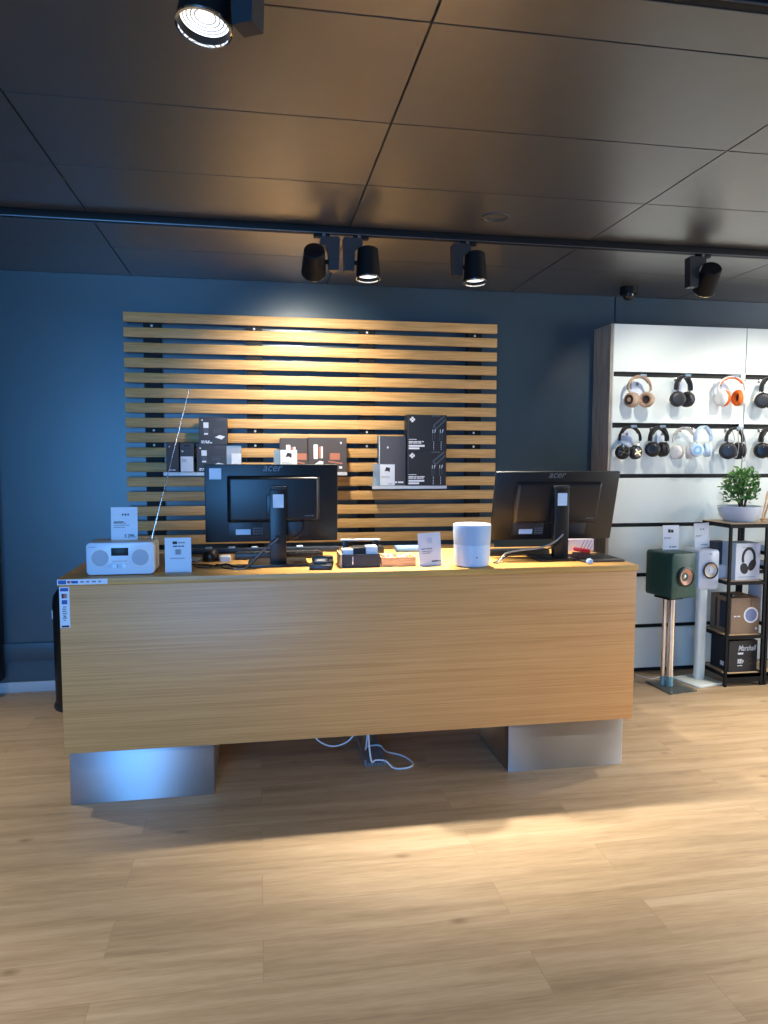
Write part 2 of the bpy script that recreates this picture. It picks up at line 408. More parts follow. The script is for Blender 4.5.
SHELF = mat('shelf_white_metal', (196, 206, 214), .4)
def wall_shelf(x0, x1, z, label):
    t = thing('wall_shelf', label, 'shelf', ((x0+x1)/2, 4.79, z), group='small shelves hooked on the slats')
    h = (x1-x0)/2
    MB().box(-h, h, -.08, .07, -.004, 0).box(-h, h, -.08, -.077, -.020, -.004).build('shelf_plate', SHELF, t, smooth=False)
    MB().box(-h+.03, h-.01, .068, .0715, 0, .045).build('back_flange', SHELF, t, smooth=False)
    return t
wall_shelf(-.584, -.085, 1.428, 'pale narrow shelf on the slats, leftmost, behind the left monitor top')
wall_shelf(.09, .572, 1.428, 'pale narrow shelf on the slats, the middle one holding taupe boxes')
wall_shelf(.738, 1.243, 1.337, 'pale narrow shelf on the slats, lowest and rightmost, holding black boxes')

# product boxes; front face toward -y at local y = 0
def carton(label, x0, x1, z0, z1, y, depth, m, art=None, group='product boxes on the slat shelves', rz=0, name='product_box'):
    t = thing(name, label, 'box', ((x0+x1)/2, y, z0), rz, group)
    w, h = x1-x0, z1-z0
    b = MB().box(-w/2, w/2, 0, depth, 0, h, bev=.0012, seg=1).build('carton', m, t, smooth=False)
    # closing flap line along the top
    MB().box(-w/2+.004, w/2-.004, depth*.48, depth*.52, h, h+.0004).build('flap_seam', INK, t, smooth=False)
    if art: art(t, w, h)
    return t
def art_list(t, prints):
    for n, (mb, m) in prints.items(): mb.build(n, m, t, smooth=False)
def rnd_words(n, tot, seed):
    r = random.Random(seed); out = []
    for _ in range(n):
        row = []; left = tot*(.55+.45*r.random())
        while left > tot*.1:
            w = min(left, tot*(.12+.2*r.random())); row.append(w); left -= w+.003
        out.append(row)
    return out
def art_charger(t, w, h):
    a, b, c = MB(), MB(), MB()
    a.box(-w*.34, -w*.16, -.0007, 0, h*.60, h*.80); a.box(-w*.32, -w*.18, -.0007, 0, h*.36, h*.42)
    a.prism([(w*.06, h*.27), (w*.22, h*.35), (w*.42, h*.30), (w*.30, h*.19)], .0007, T(0, -.0007, 0))
    a.prism([(-w*.42, h*.88), (-w*.38, h*.91), (-w*.34, h*.88), (-w*.38, h*.85)], .0007, T(0, -.0007, 0))
    bars(a, -w*.42, h*.15, 0, rnd_words(2, w*.42, 3), h=.0075, gap=.002)
    b.box(-w*.34, -w*.16, -.0006, 0, h*.43, h*.58); b.box(-.0*w, w*.4, -.0006, 0, h*.575, h*.585)
    bars(b, w*.0, h*.52, 0, rnd_words(2, w*.36, 5), h=.004, gap=.006)
    for k in range(6): b.prism([(w*(.12+.06*k), h*.86), (w*(.14+.06*k), h*.86), (w*(.22+.06*k) if k < 4 else w*.45, h*.97), (w*(.20+.06*k) if k < 4 else w*.44, h*.97)], .0006, T(0, -.0006, 0))
    art_list(t, {'white_print': (a, LIGHTINK), 'grey_print': (b, MIDINK)})
def art_plain_mark(t, w, h):
    a = MB().prism([(-w*.3, h*.85), (-w*.25, h*.88), (-w*.2, h*.85), (-w*.25, h*.82)], .0007, T(0, -.0007, 0))
    bars(a, -w*.3, h*.09, 0, rnd_words(1, w*.65, 9), h=.006)
    art_list(t, {'white_print': (a, LIGHTINK)})
def art_hang_tab(t, w, h):
    a = MB().box(-w*.5+.002, w*.5-.004, -.0008, 0, .004, h*.54)
    k = MB().box(-w*.2, w*.22, -.0008, 0, h*.885, h*.93)
    s = MB().box(-w*.5, w*.5, -.001, 0, h*.80, h*.815)
    s2 = MB(); bars(s2, -w*.4, h*.44, -.0008, rnd_words(2, w*.6, 4), h=.004, gap=.005)
    d = MB().box(-w*.38, -w*.28, -.0008, 0, h*.69, h*.74)
    art_list(t, {'label': (a, PAPERC), 'hang_hole': (k, DARK), 'crease': (s, INK), 'grey_print': (s2, GREYINK), 'white_print': (d, LIGHTINK)})
def art_products(small):
    def f(t, w, h):
        a, b, c = MB(), MB(), MB()
        x = -w*.36 if not small else -w*.28
        a.vbox(x, x+.028, -.0007, 0, h*.38, h*.80, .006); b.vbox(x+.034, x+.062, -.0007, 0, h*.40, h*.74, .003)
        c.box(x+.048, x+.060, -.0011, -.0007, h*.40, h*.74)
        b.box(w*.5-.098 if small else w*.06, w*.5-.006 if small else w*.32, -.0007, 0, h*.36, h*.55); b.prism([(w*.02, h*.33), (w*.40, h*.27), (w*.38, h*.23), (w*.02, h*.29)], .0007, T(0, -.0007, 0))
        if not small:
            a.prism([(-w*.42, h*.16), (-w*.2, h*.33), (-w*.1, h*.30), (-w*.12, h*.22), (-w*.32, h*.09), (-w*.4, h*.10)], .0007, T(0, -.0007, 0))
            a.prism([(w*.32, h*.85), (w*.35, h*.89), (w*.38, h*.85), (w*.35, h*.81)], .0007, T(0, -.0007, 0)); a.box(w*.3, w*.38, -.0007, 0, h*.10, h*.17)
        art_list(t, {'white_print': (a, LIGHTINK), 'copper_print': (b, mat('copper_ink', (176, 112, 86), .5)), 'pale_print': (c, LIGHTINK)})
    return f
def art_black(seed):
    def f(t, w, h):
        a, b = MB(), MB()
        cx, cz = -w*.37, h*.87
        for dx, dz in ((-.010, 0), (.0, .010), (.0, -.010), (.010, 0)): a.box(cx+dx-.007, cx+dx+.007, -.0007, 0, cz+dz-.007, cz+dz+.007, M=None)
        bars(a, -w*.46, h*.33, 0, [[w*.2]], h=.004)
        bars(a, -w*.46, h*.275, 0, rnd_words(2, w*.42, seed), h=.0065, gap=.003)
        bars(a, -w*.46, h*.17, 0, [[w*.40], [w*.27]], h=.0125, gap=.004)
        # two cable plugs drawn in line, and a big loop motif in the corner
        for px in (.14, .33):
            a.box(w*px, w*px+.004, -.0007, 0, h*.50, h*.60); a.prism([(w*(px+.05), h*.50), (w*(px+.06), h*.50), (w*(px+.09), h*.60), (w*(px+.06), h*.60)], .0007, T(0, -.0007, 0))
            b.box(w*px-.002, w*px+.002, -.0006, 0, h*.28, h*.50); b.box(w*(px+.05), w*(px+.05)+.003, -.0006, 0, h*.32, h*.5)
            for k in range(5): a.box(w*(px+.025), w*(px+.025)+.004, -.0007, 0, h*(.04+.05*k), h*(.065+.05*k))
        pts = [(w*.44, -.0004, h*.97), (w*.22, -.0004, h*.76), (w*.18, -.0004, h*.72), (w*.18, -.0004, h*.66), (w*.24, -.0004, h*.64), (w*.29, -.0004, h*.68), (w*.48, -.0004, h*.88)]
        b.sweep(smooth_path(pts, 5), .005, .0006, seg=6, side=(0, 1, 0)); b.sweep([(w*.12, -.0004, h*.97), (w*.22, -.0004, h*.975), (w*.34, -.0004, h*.97)], .004, .0006, seg=6)
        art_list(t, {'white_print': (a, LIGHTINK), 'grey_print': (b, MIDINK)})
        MB().box(-w/2+.006, -w/2+.008, -.0005, 0, .001, h-.001).build('spine_line', MIDINK, t, smooth=False)
    return f
def art_gray(t, w, h):
    a = MB().prism([(-w*.22, h*.77), (-w*.18, h*.80), (-w*.14, h*.77), (-w*.18, h*.74)], .0007, T(0, -.0007, 0)); bars(a, w*.08, h*.085, 0, [[w*.1, w*.2]], h=.011)
    e = MB().box(-w/2-.0006, -w/2+.004, -.0006, .02, .002, h-.002)
    art_list(t, {'white_print': (a, LIGHTINK), 'pale_spine': (e, PALEBLUE)})
carton('slim dark brown box at the far left of the left slat shelf', -.566, -.490, 1.4285, 1.617, 4.722, .08, BOXBROWN, art_plain_mark)
carton('dark hang-tab box with a large white label beside the slim brown box', -.481, -.398, 1.4285, 1.612, 4.716, .07, BOXDARK, art_hang_tab)
carton('charcoal charger box on the left slat shelf, lower of the stack of two', -.381, -.197, 1.4285, 1.601, 4.717, .09, BOXDARK, art_charger)
carton('charcoal charger box balanced on top of the stack on the left slat shelf', -.365, -.190, 1.6015, 1.777, 4.719, .09, BOXDARK, art_charger)
carton('taupe box with copper gadgets printed on it, left half of the middle shelf', .140, .317, 1.4285, 1.648, 4.735, .08, BOXTAUPE, art_products(True))
carton('wide taupe box with white and copper gadgets printed on it, middle shelf', .320, .572, 1.4285, 1.652, 4.732, .08, BOXTAUPE, art_products(False))
carton('grey box with a pale spine standing left of the black cable boxes', .790, .968, 1.3375, 1.666, 4.745, .08, mat('slate_card', (70, 72, 80), .55), art_gray)
carton('black cable box standing on the right slat shelf, lower of two', .972, 1.238, 1.3375, 1.567, 4.716, .10, BOXBLACK, art_black(2))
carton('black cable box lying topmost of the two on the right slat shelf', .972, 1.240, 1.5675, 1.806, 4.717, .10, BOXBLACK, art_black(6))

def sign_holder(label, x0, x1, z0, z1, y, cx0, cx1, cz1, art=True):
    t = thing('sign_holder', label, 'sign holder', ((x0+x1)/2, y, z0), group='clear sign holders on the slat shelves')
    w = x1-x0; o = (x0+x1)/2
    MB().box(-w/2, w/2, 0, .004, 0, z1-z0).box(-w/2, w/2, -.010, 0, 0, .003).build('clear_panel', ACRYL, t, smooth=False)
    c = MB().box(cx0-o, cx1-o, -.003, -.0005, .003, cz1-z0).build('price_paper', PAPERC, t, smooth=False)
    a = MB(); cw = cx1-cx0; ch = cz1-z0
    bars(a, cx0-o+cw*.08, ch*.45, -.003, rnd_words(2, cw*.7, int(x0*100)), h=.003, gap=.006); bars(a, cx0-o+cw*.55, ch*.1, -.003, [[cw*.3]], h=.004)
    a.build('small_print', GREYINK, c, smooth=False)
    if art: MB().prism([(cx0-o+cw*.3, ch*.68), (cx0-o+cw*.42, ch*.88), (cx0-o+cw*.68, ch*.84), (cx0-o+cw*.66, ch*.64), (cx0-o+cw*.5, ch*.70)], .0006, T(0, -.0036, 0)).build('product_picture', INK, c, smooth=False)
sign_holder('clear holder with a small white card at the end of the left slat shelf', -.196, -.104, 1.4285, 1.596, 4.724, -.166, -.106, 1.548, False)
sign_holder('clear holder with a white card in front of the taupe boxes', .100, .250, 1.4285, 1.572, 4.722, .142, .248, 1.571)
sign_holder('clear holder with a white card in front of the grey box', .746, .893, 1.3375, 1.482, 4.728, .792, .891, 1.478)

# ------------------------------------------------------------------ things on the counter
# radio
R = thing('table_radio', 'white table radio with two round speakers and a long aerial', 'radio', (-.592, 3.262, Z+.003))
MB().vbox(-.141, .141, .012, .165, 0, .141, .018, bev=.003).build('cabinet', CREAM, R)
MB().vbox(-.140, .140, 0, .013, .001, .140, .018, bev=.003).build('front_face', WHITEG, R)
for s in (-1, 1):
    g_ = MB().disc((s*.083, -.0015, .074), .037, .002).build('speaker_grille', GRILL, R)
    MB().disc((s*.083, -.002, .074), .039, .003, inner=.036).build('grille_ring', WHITE, g_)
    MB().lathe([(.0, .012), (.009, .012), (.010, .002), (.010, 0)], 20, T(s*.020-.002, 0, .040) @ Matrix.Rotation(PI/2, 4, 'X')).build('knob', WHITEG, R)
MB().box(-.037, .034, -.002, .002, .083, .117, bev=.0008).build('display', SCREEN, R)
MB().box(-.034, .030, -.0006, 0, .0585, .0605).build('button_row', GREYINK, R, smooth=False)
MB().box(-.13, -.10, -.0006, 0, .121, .123).build('nameplate', GREYINK, R, smooth=False)
for x in (-.12, .12): MB().box(x-.015, x+.015, .03, .15, -.003, .001).build('foot', BLACKP, R)
A0, A1 = Vector((.115, .12, .139)), Vector((.284, .19, .815))
ant = MB(); r = .0034
for k in range(6):
    p, q = A0.lerp(A1, k/6), A0.lerp(A1, (k+1)/6); ant.cyl(p, q, r, 10); r *= .80
ant.lathe([(0, .004), (.004, .002), (.004, -.006), (0, -.007)], 12, T(*A1)).lathe([(0, .008), (.007, .004), (.007, -.002), (0, -.003)], 14, T(*A0))
ant.build('aerial', CHROME, R)

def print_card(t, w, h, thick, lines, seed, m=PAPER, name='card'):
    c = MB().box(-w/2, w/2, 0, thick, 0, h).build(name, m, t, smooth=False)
    a, b = MB(), MB()
    lines(a, b, w, h)
    a.build('dark_print', INK, c, smooth=False); b.build('grey_print', GREYINK, c, smooth=False)
    return c
# price card standing on the radio
t = thing('price_card', 'white price card standing on top of the white radio', 'card', (-.588, 3.35, Z+.1442), group='standing price cards')
t.rotation_euler = (math.radians(-5), 0, math.radians(2))
def L1(a, b, w, h):
    bars(a, -w*.08, h*.80, 0, [[.006, .007, .006]], h=.008); bars(a, -w*.40, h*.565, 0, [[w*.38]], h=.0045); bars(b, -w*.40, h*.52, 0, rnd_words(3, w*.75, 3), h=.003, gap=.006)
c = print_card(t, .112, .146, .002, L1, 1)
lettering('5 299,-', .020, T(.0, -.0004, .011), INK, c, bold=.0004, width=.05)
# small print stand beside the radio
t = thing('info_card', 'white info card in a stand on the counter right of the radio', 'card', (-.354, 3.303, Z), group='standing price cards')
def L2(a, b, w, h):
    a.box(-w*.20, -w*.03, -.0006, 0, h*.815, h*.895); bars(b, 0, h*.87, 0, [[w*.27]], h=.005); bars(a, -w*.19, h*.77, 0, [[w*.17, w*.1, w*.1]], h=.005); bars(b, -w*.3, h*.42, 0, [[w*.55]], h=.003)
    for k in range(5): bars(b, -w*.1, h*(.665-.03*k), 0, [[w*.22-.002*(k % 2)]], h=.004)
c = print_card(t, .113, .156, .002, L2, 2)
MB().box(-.05, .05, -.012, .045, 0, .003).build('stand_foot', ACRYL, t, smooth=False)

# mouse-like dark dome on papers behind
tag(MB().box(-.355, -.288, 3.62, 3.72, Z, Z+.010, bev=.001).build('paper_pad', PAPERC, smooth=False), 'thin white paper pad left of the dark rounded gadget', 'paper', 'paper pads left of the monitor')
tag(MB().box(-.188, -.140, 3.60, 3.69, Z, Z+.024, bev=.001).build('paper_pad', PAPERC, smooth=False), 'thick small white paper pad right of the dark rounded gadget', 'paper', 'paper pads left of the monitor')
t = thing('tape_dispenser', 'dark rounded gadget lying by the white pads left of the monitor', 'gadget', (-.236, 3.655, Z))
MB().lathe([(.036, 0), (.040, .008), (.040, .028), (.034, .044), (.020, .053), (0, .055)], 28).build('dome', mat('brown_black', (40, 32, 28), .3), t)
MB().lathe([(0, 0), (.043, 0), (.043, .006), (.036, .007)], 28).build('base', BLACKP, t)

# low power strip along the counter back with pale sockets
t = thing('power_strip', 'long low dark power strip with pale sockets along the counter back', 'power strip', (.03, 3.90, Z))
MB().box(-.40, .40, 0, .05, 0, .026, bev=.003).build('strip_body', mat('blue_black', (30, 44, 60), .4), t)
for k in range(5): MB().box(-.31+.12*k, -.275+.12*k, .012, .038, .026, .034, bev=.002).build('socket', PALEBLUE, t)

def cable(name, pts, r, m, label, cat='cable', group=None, n=8):
    return tag(MB().sweep(smooth_path(pts, n), r, seg=7).build(name, m), label, cat, group)

def monitor(name, label, loc, w, h, zlow, tilt, label_logo_x, base, col_h, rz=0, dx=0, dy=.055):
    """display seen from behind: shell, raised back, input recess, column and base"""
    t = thing(name, label, 'monitor', loc, rz, 'monitors on the counter')
    bw0, bw1, by0, by1 = base
    MB().vbox(bw0, bw1, by0, by1, 0, .012, .012, axis='z', bev=.002).build('base_plate', mat('satin_base', (34, 33, 33), .3), t)
    MB().box(-.038, .038, -.018, .020, .008, col_h, bev=.003).build('stand_column', BLACKP, t)
    MB().box(-.012, .012, -.0195, -.017, .105, .145, bev=.001).build('cable_hole', DARK, t)
    # tilted head
    hinge = Vector((0, .02, zlow+h*.55))
    M = T(dx, dy, zlow) @ Matrix.Rotation(tilt, 4, 'X')
    p = MB(); p.box(-w/2, w/2, 0, .020, 0, h, bev=.004, M=M).build('back_shell', BLACKP, t)
    # raised back with sloped rounded border
    bx0, bx1, bz0, bz1 = -w*.34, w*.365, h*.245, h*.865
    def tp(v):
        if v.co.y < -.01:
            cx, cz = (bx0+bx1)/2, (bz0+bz1)/2
            v.co.x = cx+(v.co.x-cx)*.93; v.co.z = cz+(v.co.z-cz)*.87
    MB().box(bx0, bx1, -.024, .002, bz0, bz1, bev=.008, seg=3, M=M, taper=tp).build('raised_back', mat('satin_back', (26, 27, 30), .36), t)
    MB().box(bx0+.008, -.05+.0, -.003, .001, h*.075, h*.255, bev=.001, M=M).build('input_recess', GREYBLACK, t)
    MB().box(.05, bx1-.06, -.003, .001, h*.075, h*.255, bev=.001, M=M).build('input_recess', GREYBLACK, t)
    MB().box(-.028, .028, -.030, -.020, h*.30, h*.62, bev=.004, M=M).build('mount_block', BLACKP, t)
    MB().box(-.038, .038, -.022, .045, col_h, col_h+.016, bev=.004).build('column_cap', GREYBLACK, t)
    MB().box(-w*.275, -w*.165, -.0038, -.003, h*.095, h*.165, M=M).build('type_label', PAPER, t, smooth=False)
    q = MB()
    for r_ in range(3):
        for c_ in range(4): q.box(-w*.145+c_*.012, -w*.145+c_*.012+.007, -.0036, -.003, h*(.10+.035*r_), h*(.115+.035*r_), M=M)
    for c_ in range(4): q.box(bx1-.075+c_*.011, bx1-.067+c_*.011, -.0246, -.024, h*.335, h*.345, M=M)
    q.build('port_print', GREYINK, t, smooth=False)
    lettering('acer', .052, M @ T(label_logo_x, -.0006, h*.915), mat('logo_grey', (108, 112, 118), .45, metal=.3), t, name='logo_lettering', shear=.28, align='CENTER', bold=.0004, width=.092)
    # blank pale sticker low on the column
    MB().box(-.024, .026, -.0192, -.018, col_h-.085, col_h-.022, M=T(.0, 0, 0)).build('pale_sticker', PALEBLUE, t, smooth=False)
    return t, M
t, M = monitor('computer_monitor', 'black monitor seen from behind, nearer the radio, frontal', (.0905, 3.455, Z), .627, .370, .108, math.radians(3), .0, (-.14, .138, -.065, .165), .360, dx=-.026)
MB().box(-.291, -.236, -.0012, .0005, .300, .352, M=M).build('pale_sticker', PALEBLUE, t, smooth=False)
t, M = monitor('computer_monitor', 'black monitor seen from behind, right end of the counter, tilted back', (1.503, 3.447, Z), .662, .366, .088, math.radians(15), -.012, (-.135, .058, -.085, .125), .358, dx=-.003, dy=.110)
# cables of the monitors
cable('monitor_cable', [(-.32, 3.50, Z+.006), (-.25, 3.49, Z+.004), (-.20, 3.46, Z+.004), (-.15, 3.44, Z+.012), (-.12, 3.42, Z+.005), (-.08, 3.41, Z+.004), (-.045, 3.42, Z+.01), (.01, 3.425, Z+.06), (.06, 3.428, Z+.115), (.09, 3.436, Z+.128)], .0045, BLACKP, 'black cable running from the left monitor across the counter to the left', 'cable', 'monitor cables')
cable('monitor_cable', [(-.12, 3.33, Z+.005), (-.07, 3.34, Z+.005), (-.03, 3.40, Z+.03), (.03, 3.425, Z+.085), (.075, 3.43, Z+.12), (.09, 3.437, Z+.131)], .0042, mat('grey_cable', (110, 112, 118), .5), 'grey cable bending down from the left monitor stand to the counter edge', 'cable', 'monitor cables')
cable('monitor_cable', [(.205, 3.478, Z+.21), (.21, 3.465, Z+.18), (.195, 3.455, Z+.15), (.16, 3.45, Z+.125), (.125, 3.462, Z+.115)], .0036, BLACKP, 'thin black cable curving from the left monitor port to its stand', 'cable', 'monitor cables')
cable('loose_cable', [(-.34, 3.54, Z+.004), (-.30, 3.50, Z+.02), (-.29, 3.44, Z+.004), (-.23, 3.42, Z+.004), (-.19, 3.44, Z+.012), (-.16, 3.38, Z+.004), (-.10, 3.345, Z+.004), (-.055, 3.35, Z+.005)], .0026, BLACKP, 'thin black wire lying loose on the counter left of the left monitor', 'cable', 'monitor cables')
cable('monitor_cable', [(1.13, 3.33, Z+.005), (1.155, 3.36, Z+.01), (1.20, 3.40, Z+.04), (1.28, 3.42, Z+.052), (1.38, 3.42, Z+.062), (1.45, 3.42, Z+.085), (1.495, 3.424, Z+.115), (1.51, 3.43, Z+.128)], .0045, mat('striped_cable', (150, 148, 142), .5, vary=.5, scale=120), 'grey cable arching from the right monitor stand toward the white speaker', 'cable', 'monitor cables')
cable('monitor_cable', [(1.12, 3.34, Z+.005), (1.17, 3.39, Z+.012), (1.27, 3.425, Z+.045), (1.40, 3.425, Z+.05), (1.47, 3.42, Z+.075), (1.51, 3.43, Z+.118)], .0038, BLACKP, 'black cable under the grey one, from the right monitor stand', 'cable', 'monitor cables')
# keyboards behind the monitors
def keyboard(label, loc, w, d, rz):
    t = thing('keyboard', label, 'keyboard', loc, rz, 'keyboards behind the monitors')
    MB().box(-w/2, w/2, -d/2, d/2, 0, .02, bev=.004, taper=lambda v: setattr(v.co, 'z', v.co.z+(.010 if v.co.y < 0 and v.co.z > .01 else 0))).build('keyboard_body', BLACKP, t)
    k = MB()
    for i in range(14):
        for j in range(4): k.box(-w/2+.012+i*(w-.024)/14, -w/2+.008+(i+1)*(w-.024)/14, -d/2+.012+j*(d-.024)/4, -d/2+.008+(j+1)*(d-.024)/4, .026-.008*j/4, .034-.010*j/4)
    k.build('key', GREYBLACK, t, smooth=False)
keyboard('black keyboard on the counter behind the left monitor base', (.10, 3.735, Z), .44, .14, .02)
keyboard('black keyboard behind the right monitor, nearer the white speaker', (1.33, 3.66, Z), .36, .14, .0)

# card terminal cradle
t = thing('card_terminal', 'small black card terminal lying in its cradle beside the left monitor base', 'card terminal', (.288, 3.36, Z), -.15)
MB().box(-.052, .052, -.085, .09, 0, .022, bev=.005).build('cradle', BLACKP, t)
MB().box(-.050, .050, .05, .09, .02, .044, bev=.006).box(.030, .052, -.02, .07, .02, .032, bev=.004).build('cradle_back', BLACKP, t)
MB().box(-.034, .026, -.06, .045, .022, .036, bev=.004).build('handset', GREYBLACK, t)
MB().box(-.022, .014, -.045, -.005, .036, .0375).build('keypad', mat('keypad_grey', (130, 134, 140), .5), t)

# black display box with cards, and its rear stand
t = thing('card_box', 'black open box with a wood end holding black and pale cards', 'box', (.4685, 3.322, Z))
MB().box(-.0895, .0895, 0, .006, 0, .062).box(-.083, .0895, .14, .146, 0, .05).box(.0835, .0895, .006, .14, 0, .062).box(-.0835, .0835, .006, .14, 0, .005).build('box_body', mat('charcoal_box', (48, 48, 54), .5), t, smooth=False)
MB().box(-.099, -.0895, 0, .146, 0, .064, bev=.001).build('wooden_end', LIGHTWOOD, t)
MB().box(-.041, -.037, -.0006, 0, .014, .052).build('white_stripe', LIGHTINK, t, smooth=False)
for k, (x0, x1, m, zt) in enumerate(((-.085, -.036, PAPER, .083), (-.034, .024, BLACKP, .090), (.026, .080, PALEBLUE, .096))):
    tag(MB().box(.4685+x0, .4685+x1, 3.335, 3.40, Z+.006, Z+zt, bev=.001).build('card_pack', m, smooth=False), ['white pack of cards at the left in the black open box', 'black pack of cards in the middle of the black open box', 'pale blue pack of cards at the right in the black open box'][k], 'cards', 'card packs in the black box')
t = thing('strap_stand', 'small black two-post stand with a pale bar behind the black box', 'stand', (.492, 3.50, Z))
for s in (-1, 1): MB().box(s*.075-.014, s*.075+.014, 0, .02, 0, .106, bev=.002).build('post', BLACKP, t)
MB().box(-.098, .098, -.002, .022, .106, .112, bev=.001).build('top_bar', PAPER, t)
MB().box(-.098, .098, -.01, .03, 0, .006).build('base', BLACKP, t)

t = thing('wooden_tray', 'shallow light wooden tray of small white items right of the black box', 'tray', (.648, 3.326, Z))
MB().box(-.083, .083, 0, .006, 0, .044, bev=.0006).box(-.083, .083, .134, .14, 0, .044, bev=.0006).box(-.083, -.077, .006, .134, 0, .044).box(.077, .083, .006, .134, 0, .044).box(-.077, .077, .006, .134, 0, .005).build('tray_body', LIGHTWOOD, t, smooth=False)
for k in range(7):
    x = .588+.018*k+random.uniform(-.004, .004); y = 3.39+random.uniform(-.03, .03)
    tag(MB().box(-.008, .008, -.022, .022, -.011, .011, bev=.003, M=T(x, y, Z+.030+random.uniform(-.006, .012)) @ Matrix.Rotation(random.uniform(-.5, .5), 4, 'Z') @ Matrix.Rotation(random.uniform(-.4, .4), 4, 'Y')).build('tray_trinket', PAPER if k % 3 else mat('pale_yellow', (228, 214, 170), .5)), 'small pale pack lying in the light wooden tray', 'trinket', 'trinkets in the wooden tray')
# blue folded cloth and dark box at the counter back
tag(MB().vbox(.735, .865, 3.82, 3.90, Z, Z+.030, .012, axis='x', bev=.003).build('folded_cloth', mat('blue_cloth', (92, 132, 190), .8, bump=.4, scale=200)), 'folded light blue cloth at the back edge of the counter', 'cloth')
tag(MB().box(.50, .66, 3.80, 3.90, Z, Z+.034, bev=.003).build('cash_box', BLACKP), 'flat black box at the back of the counter behind the tray', 'box')

# standing price card in the middle
t = thing('price_card', 'white price card standing between the wooden tray and the white speaker', 'card', (.802, 3.318, Z), math.radians(3), 'standing price cards')
t.rotation_euler = (math.radians(-6), math.radians(-2.5), math.radians(4))
def L3(a, b, w, h):
    MB().vbox(-w*.1, w*.12, -.0006, 0, h*.68, h*.86, .006).build('product_picture', mat('pale_print', (186, 198, 214), .6), t, smooth=False); bars(b, -w*.38, h*.54, 0, [[w*.2, w*.26]], h=.005); bars(b, -w*.34, h*.46, 0, rnd_words(2, w*.7, 8), h=.0035, gap=.005); bars(a, w*.05, h*.16, 0, [[w*.3, w*.05]], h=.006)
print_card(t, .112, .158, .002, L3, 4, PAPERC)
MB().box(-.05, .05, -.010, .045, 0, .003).build('stand_foot', ACRYL, t, smooth=False)

# cylindrical white speaker
t = thing('cylinder_speaker', 'white cylindrical smart speaker standing on the counter', 'speaker', (.998, 3.305, Z))
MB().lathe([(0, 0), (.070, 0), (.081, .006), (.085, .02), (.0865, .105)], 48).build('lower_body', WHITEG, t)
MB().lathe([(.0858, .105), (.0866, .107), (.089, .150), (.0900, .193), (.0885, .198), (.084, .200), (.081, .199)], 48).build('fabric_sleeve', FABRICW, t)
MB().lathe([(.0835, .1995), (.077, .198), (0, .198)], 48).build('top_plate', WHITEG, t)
MB().box(-.004, .003, -.0870, -.0850, .046, .053, bev=.0004).build('logo_mark', GREYINK, t)

tag(MB().lathe([(0, 0), (.014, .001), (.018, .010), (.014, .022), (0, .027)], 20, T(1.580, 3.270, Z)).build('door_stop_puck', mat('ice_blue', (176, 200, 228), .25)), 'tiny pale blue rounded puck at the right front of the counter', 'puck')
tag(MB().vbox(1.565, 1.79, 3.305, 3.56, Z, Z+.010, .015, axis='z', bev=.002).build('desk_pad', mat('grey_leather', (62, 60, 58), .5, bump=.4, scale=200)), 'thin dark leather pad beside the right monitor base', 'desk pad')
t = thing('white_carton', 'white box with diagonal lines standing behind the right monitor', 'box', (1.735, 3.72, Z))
MB().box(-.10, .085, 0, .09, 0, .066, bev=.001).build('carton', mat('pink_white', (226, 214, 222), .5), t, smooth=False)
o = MB()
for k in range(4): o.prism([(.0+.02*k, .004), (.004+.02*k, .004), (.034+.02*k if k < 3 else .08, .060 if k < 3 else .036), (.030+.02*k if k < 3 else .078, .060 if k < 3 else .036)], .0006, T(0, -.0006, 0))
o.build('diagonal_lines', GREYINK, t, smooth=False)
t = thing('stapler', 'small red stapler behind the right monitor base', 'stapler', (1.70, 3.62, Z), -.3)
MB().box(-.045, .045, -.012, .012, 0, .008, bev=.002).build('base', BLACKP, t)
MB().vbox(-.045, .045, -.010, .010, .010, .030, .008, axis='y', bev=.002, M=Matrix.Rotation(math.radians(8), 4, 'Y')).build('lever', RED, t)

# ------------------------------------------------------------------ bin and dark panel at the left
t = thing('pedal_bin', 'tall black pedal bin behind the left end of the counter', 'bin', (-1.088, 4.62, 0))
MB().lathe([(0, 0), (.150, 0), (.155, .012), (.150, .03), (.142, .035)], 40).build('foot_ring', GREYBLACK, t)
MB().lathe([(0, .02), (.143, .03), (.146, .62)], 40).build('bin_body', BLACKP, t)
MB().lathe([(.148, .615), (.149, .63), (.140, .690), (.110, .735), (.06, .757), (0, .762)], 40).build('lid', BLACKP, t)
MB().box(-.013, .013, -.150, -.145, .55, .60, M=Matrix.Rotation(math.radians(-80), 4, 'Z')).build('white_label', PAPER, t, smooth=False)
tag(MB().box(-2.1, -1.622, 4.80, 4.938, .10, 2.08, bev=.004).build('display_board', mat('board_black', (18, 22, 28), .5)), 'tall black wall board at the far left edge', 'board')

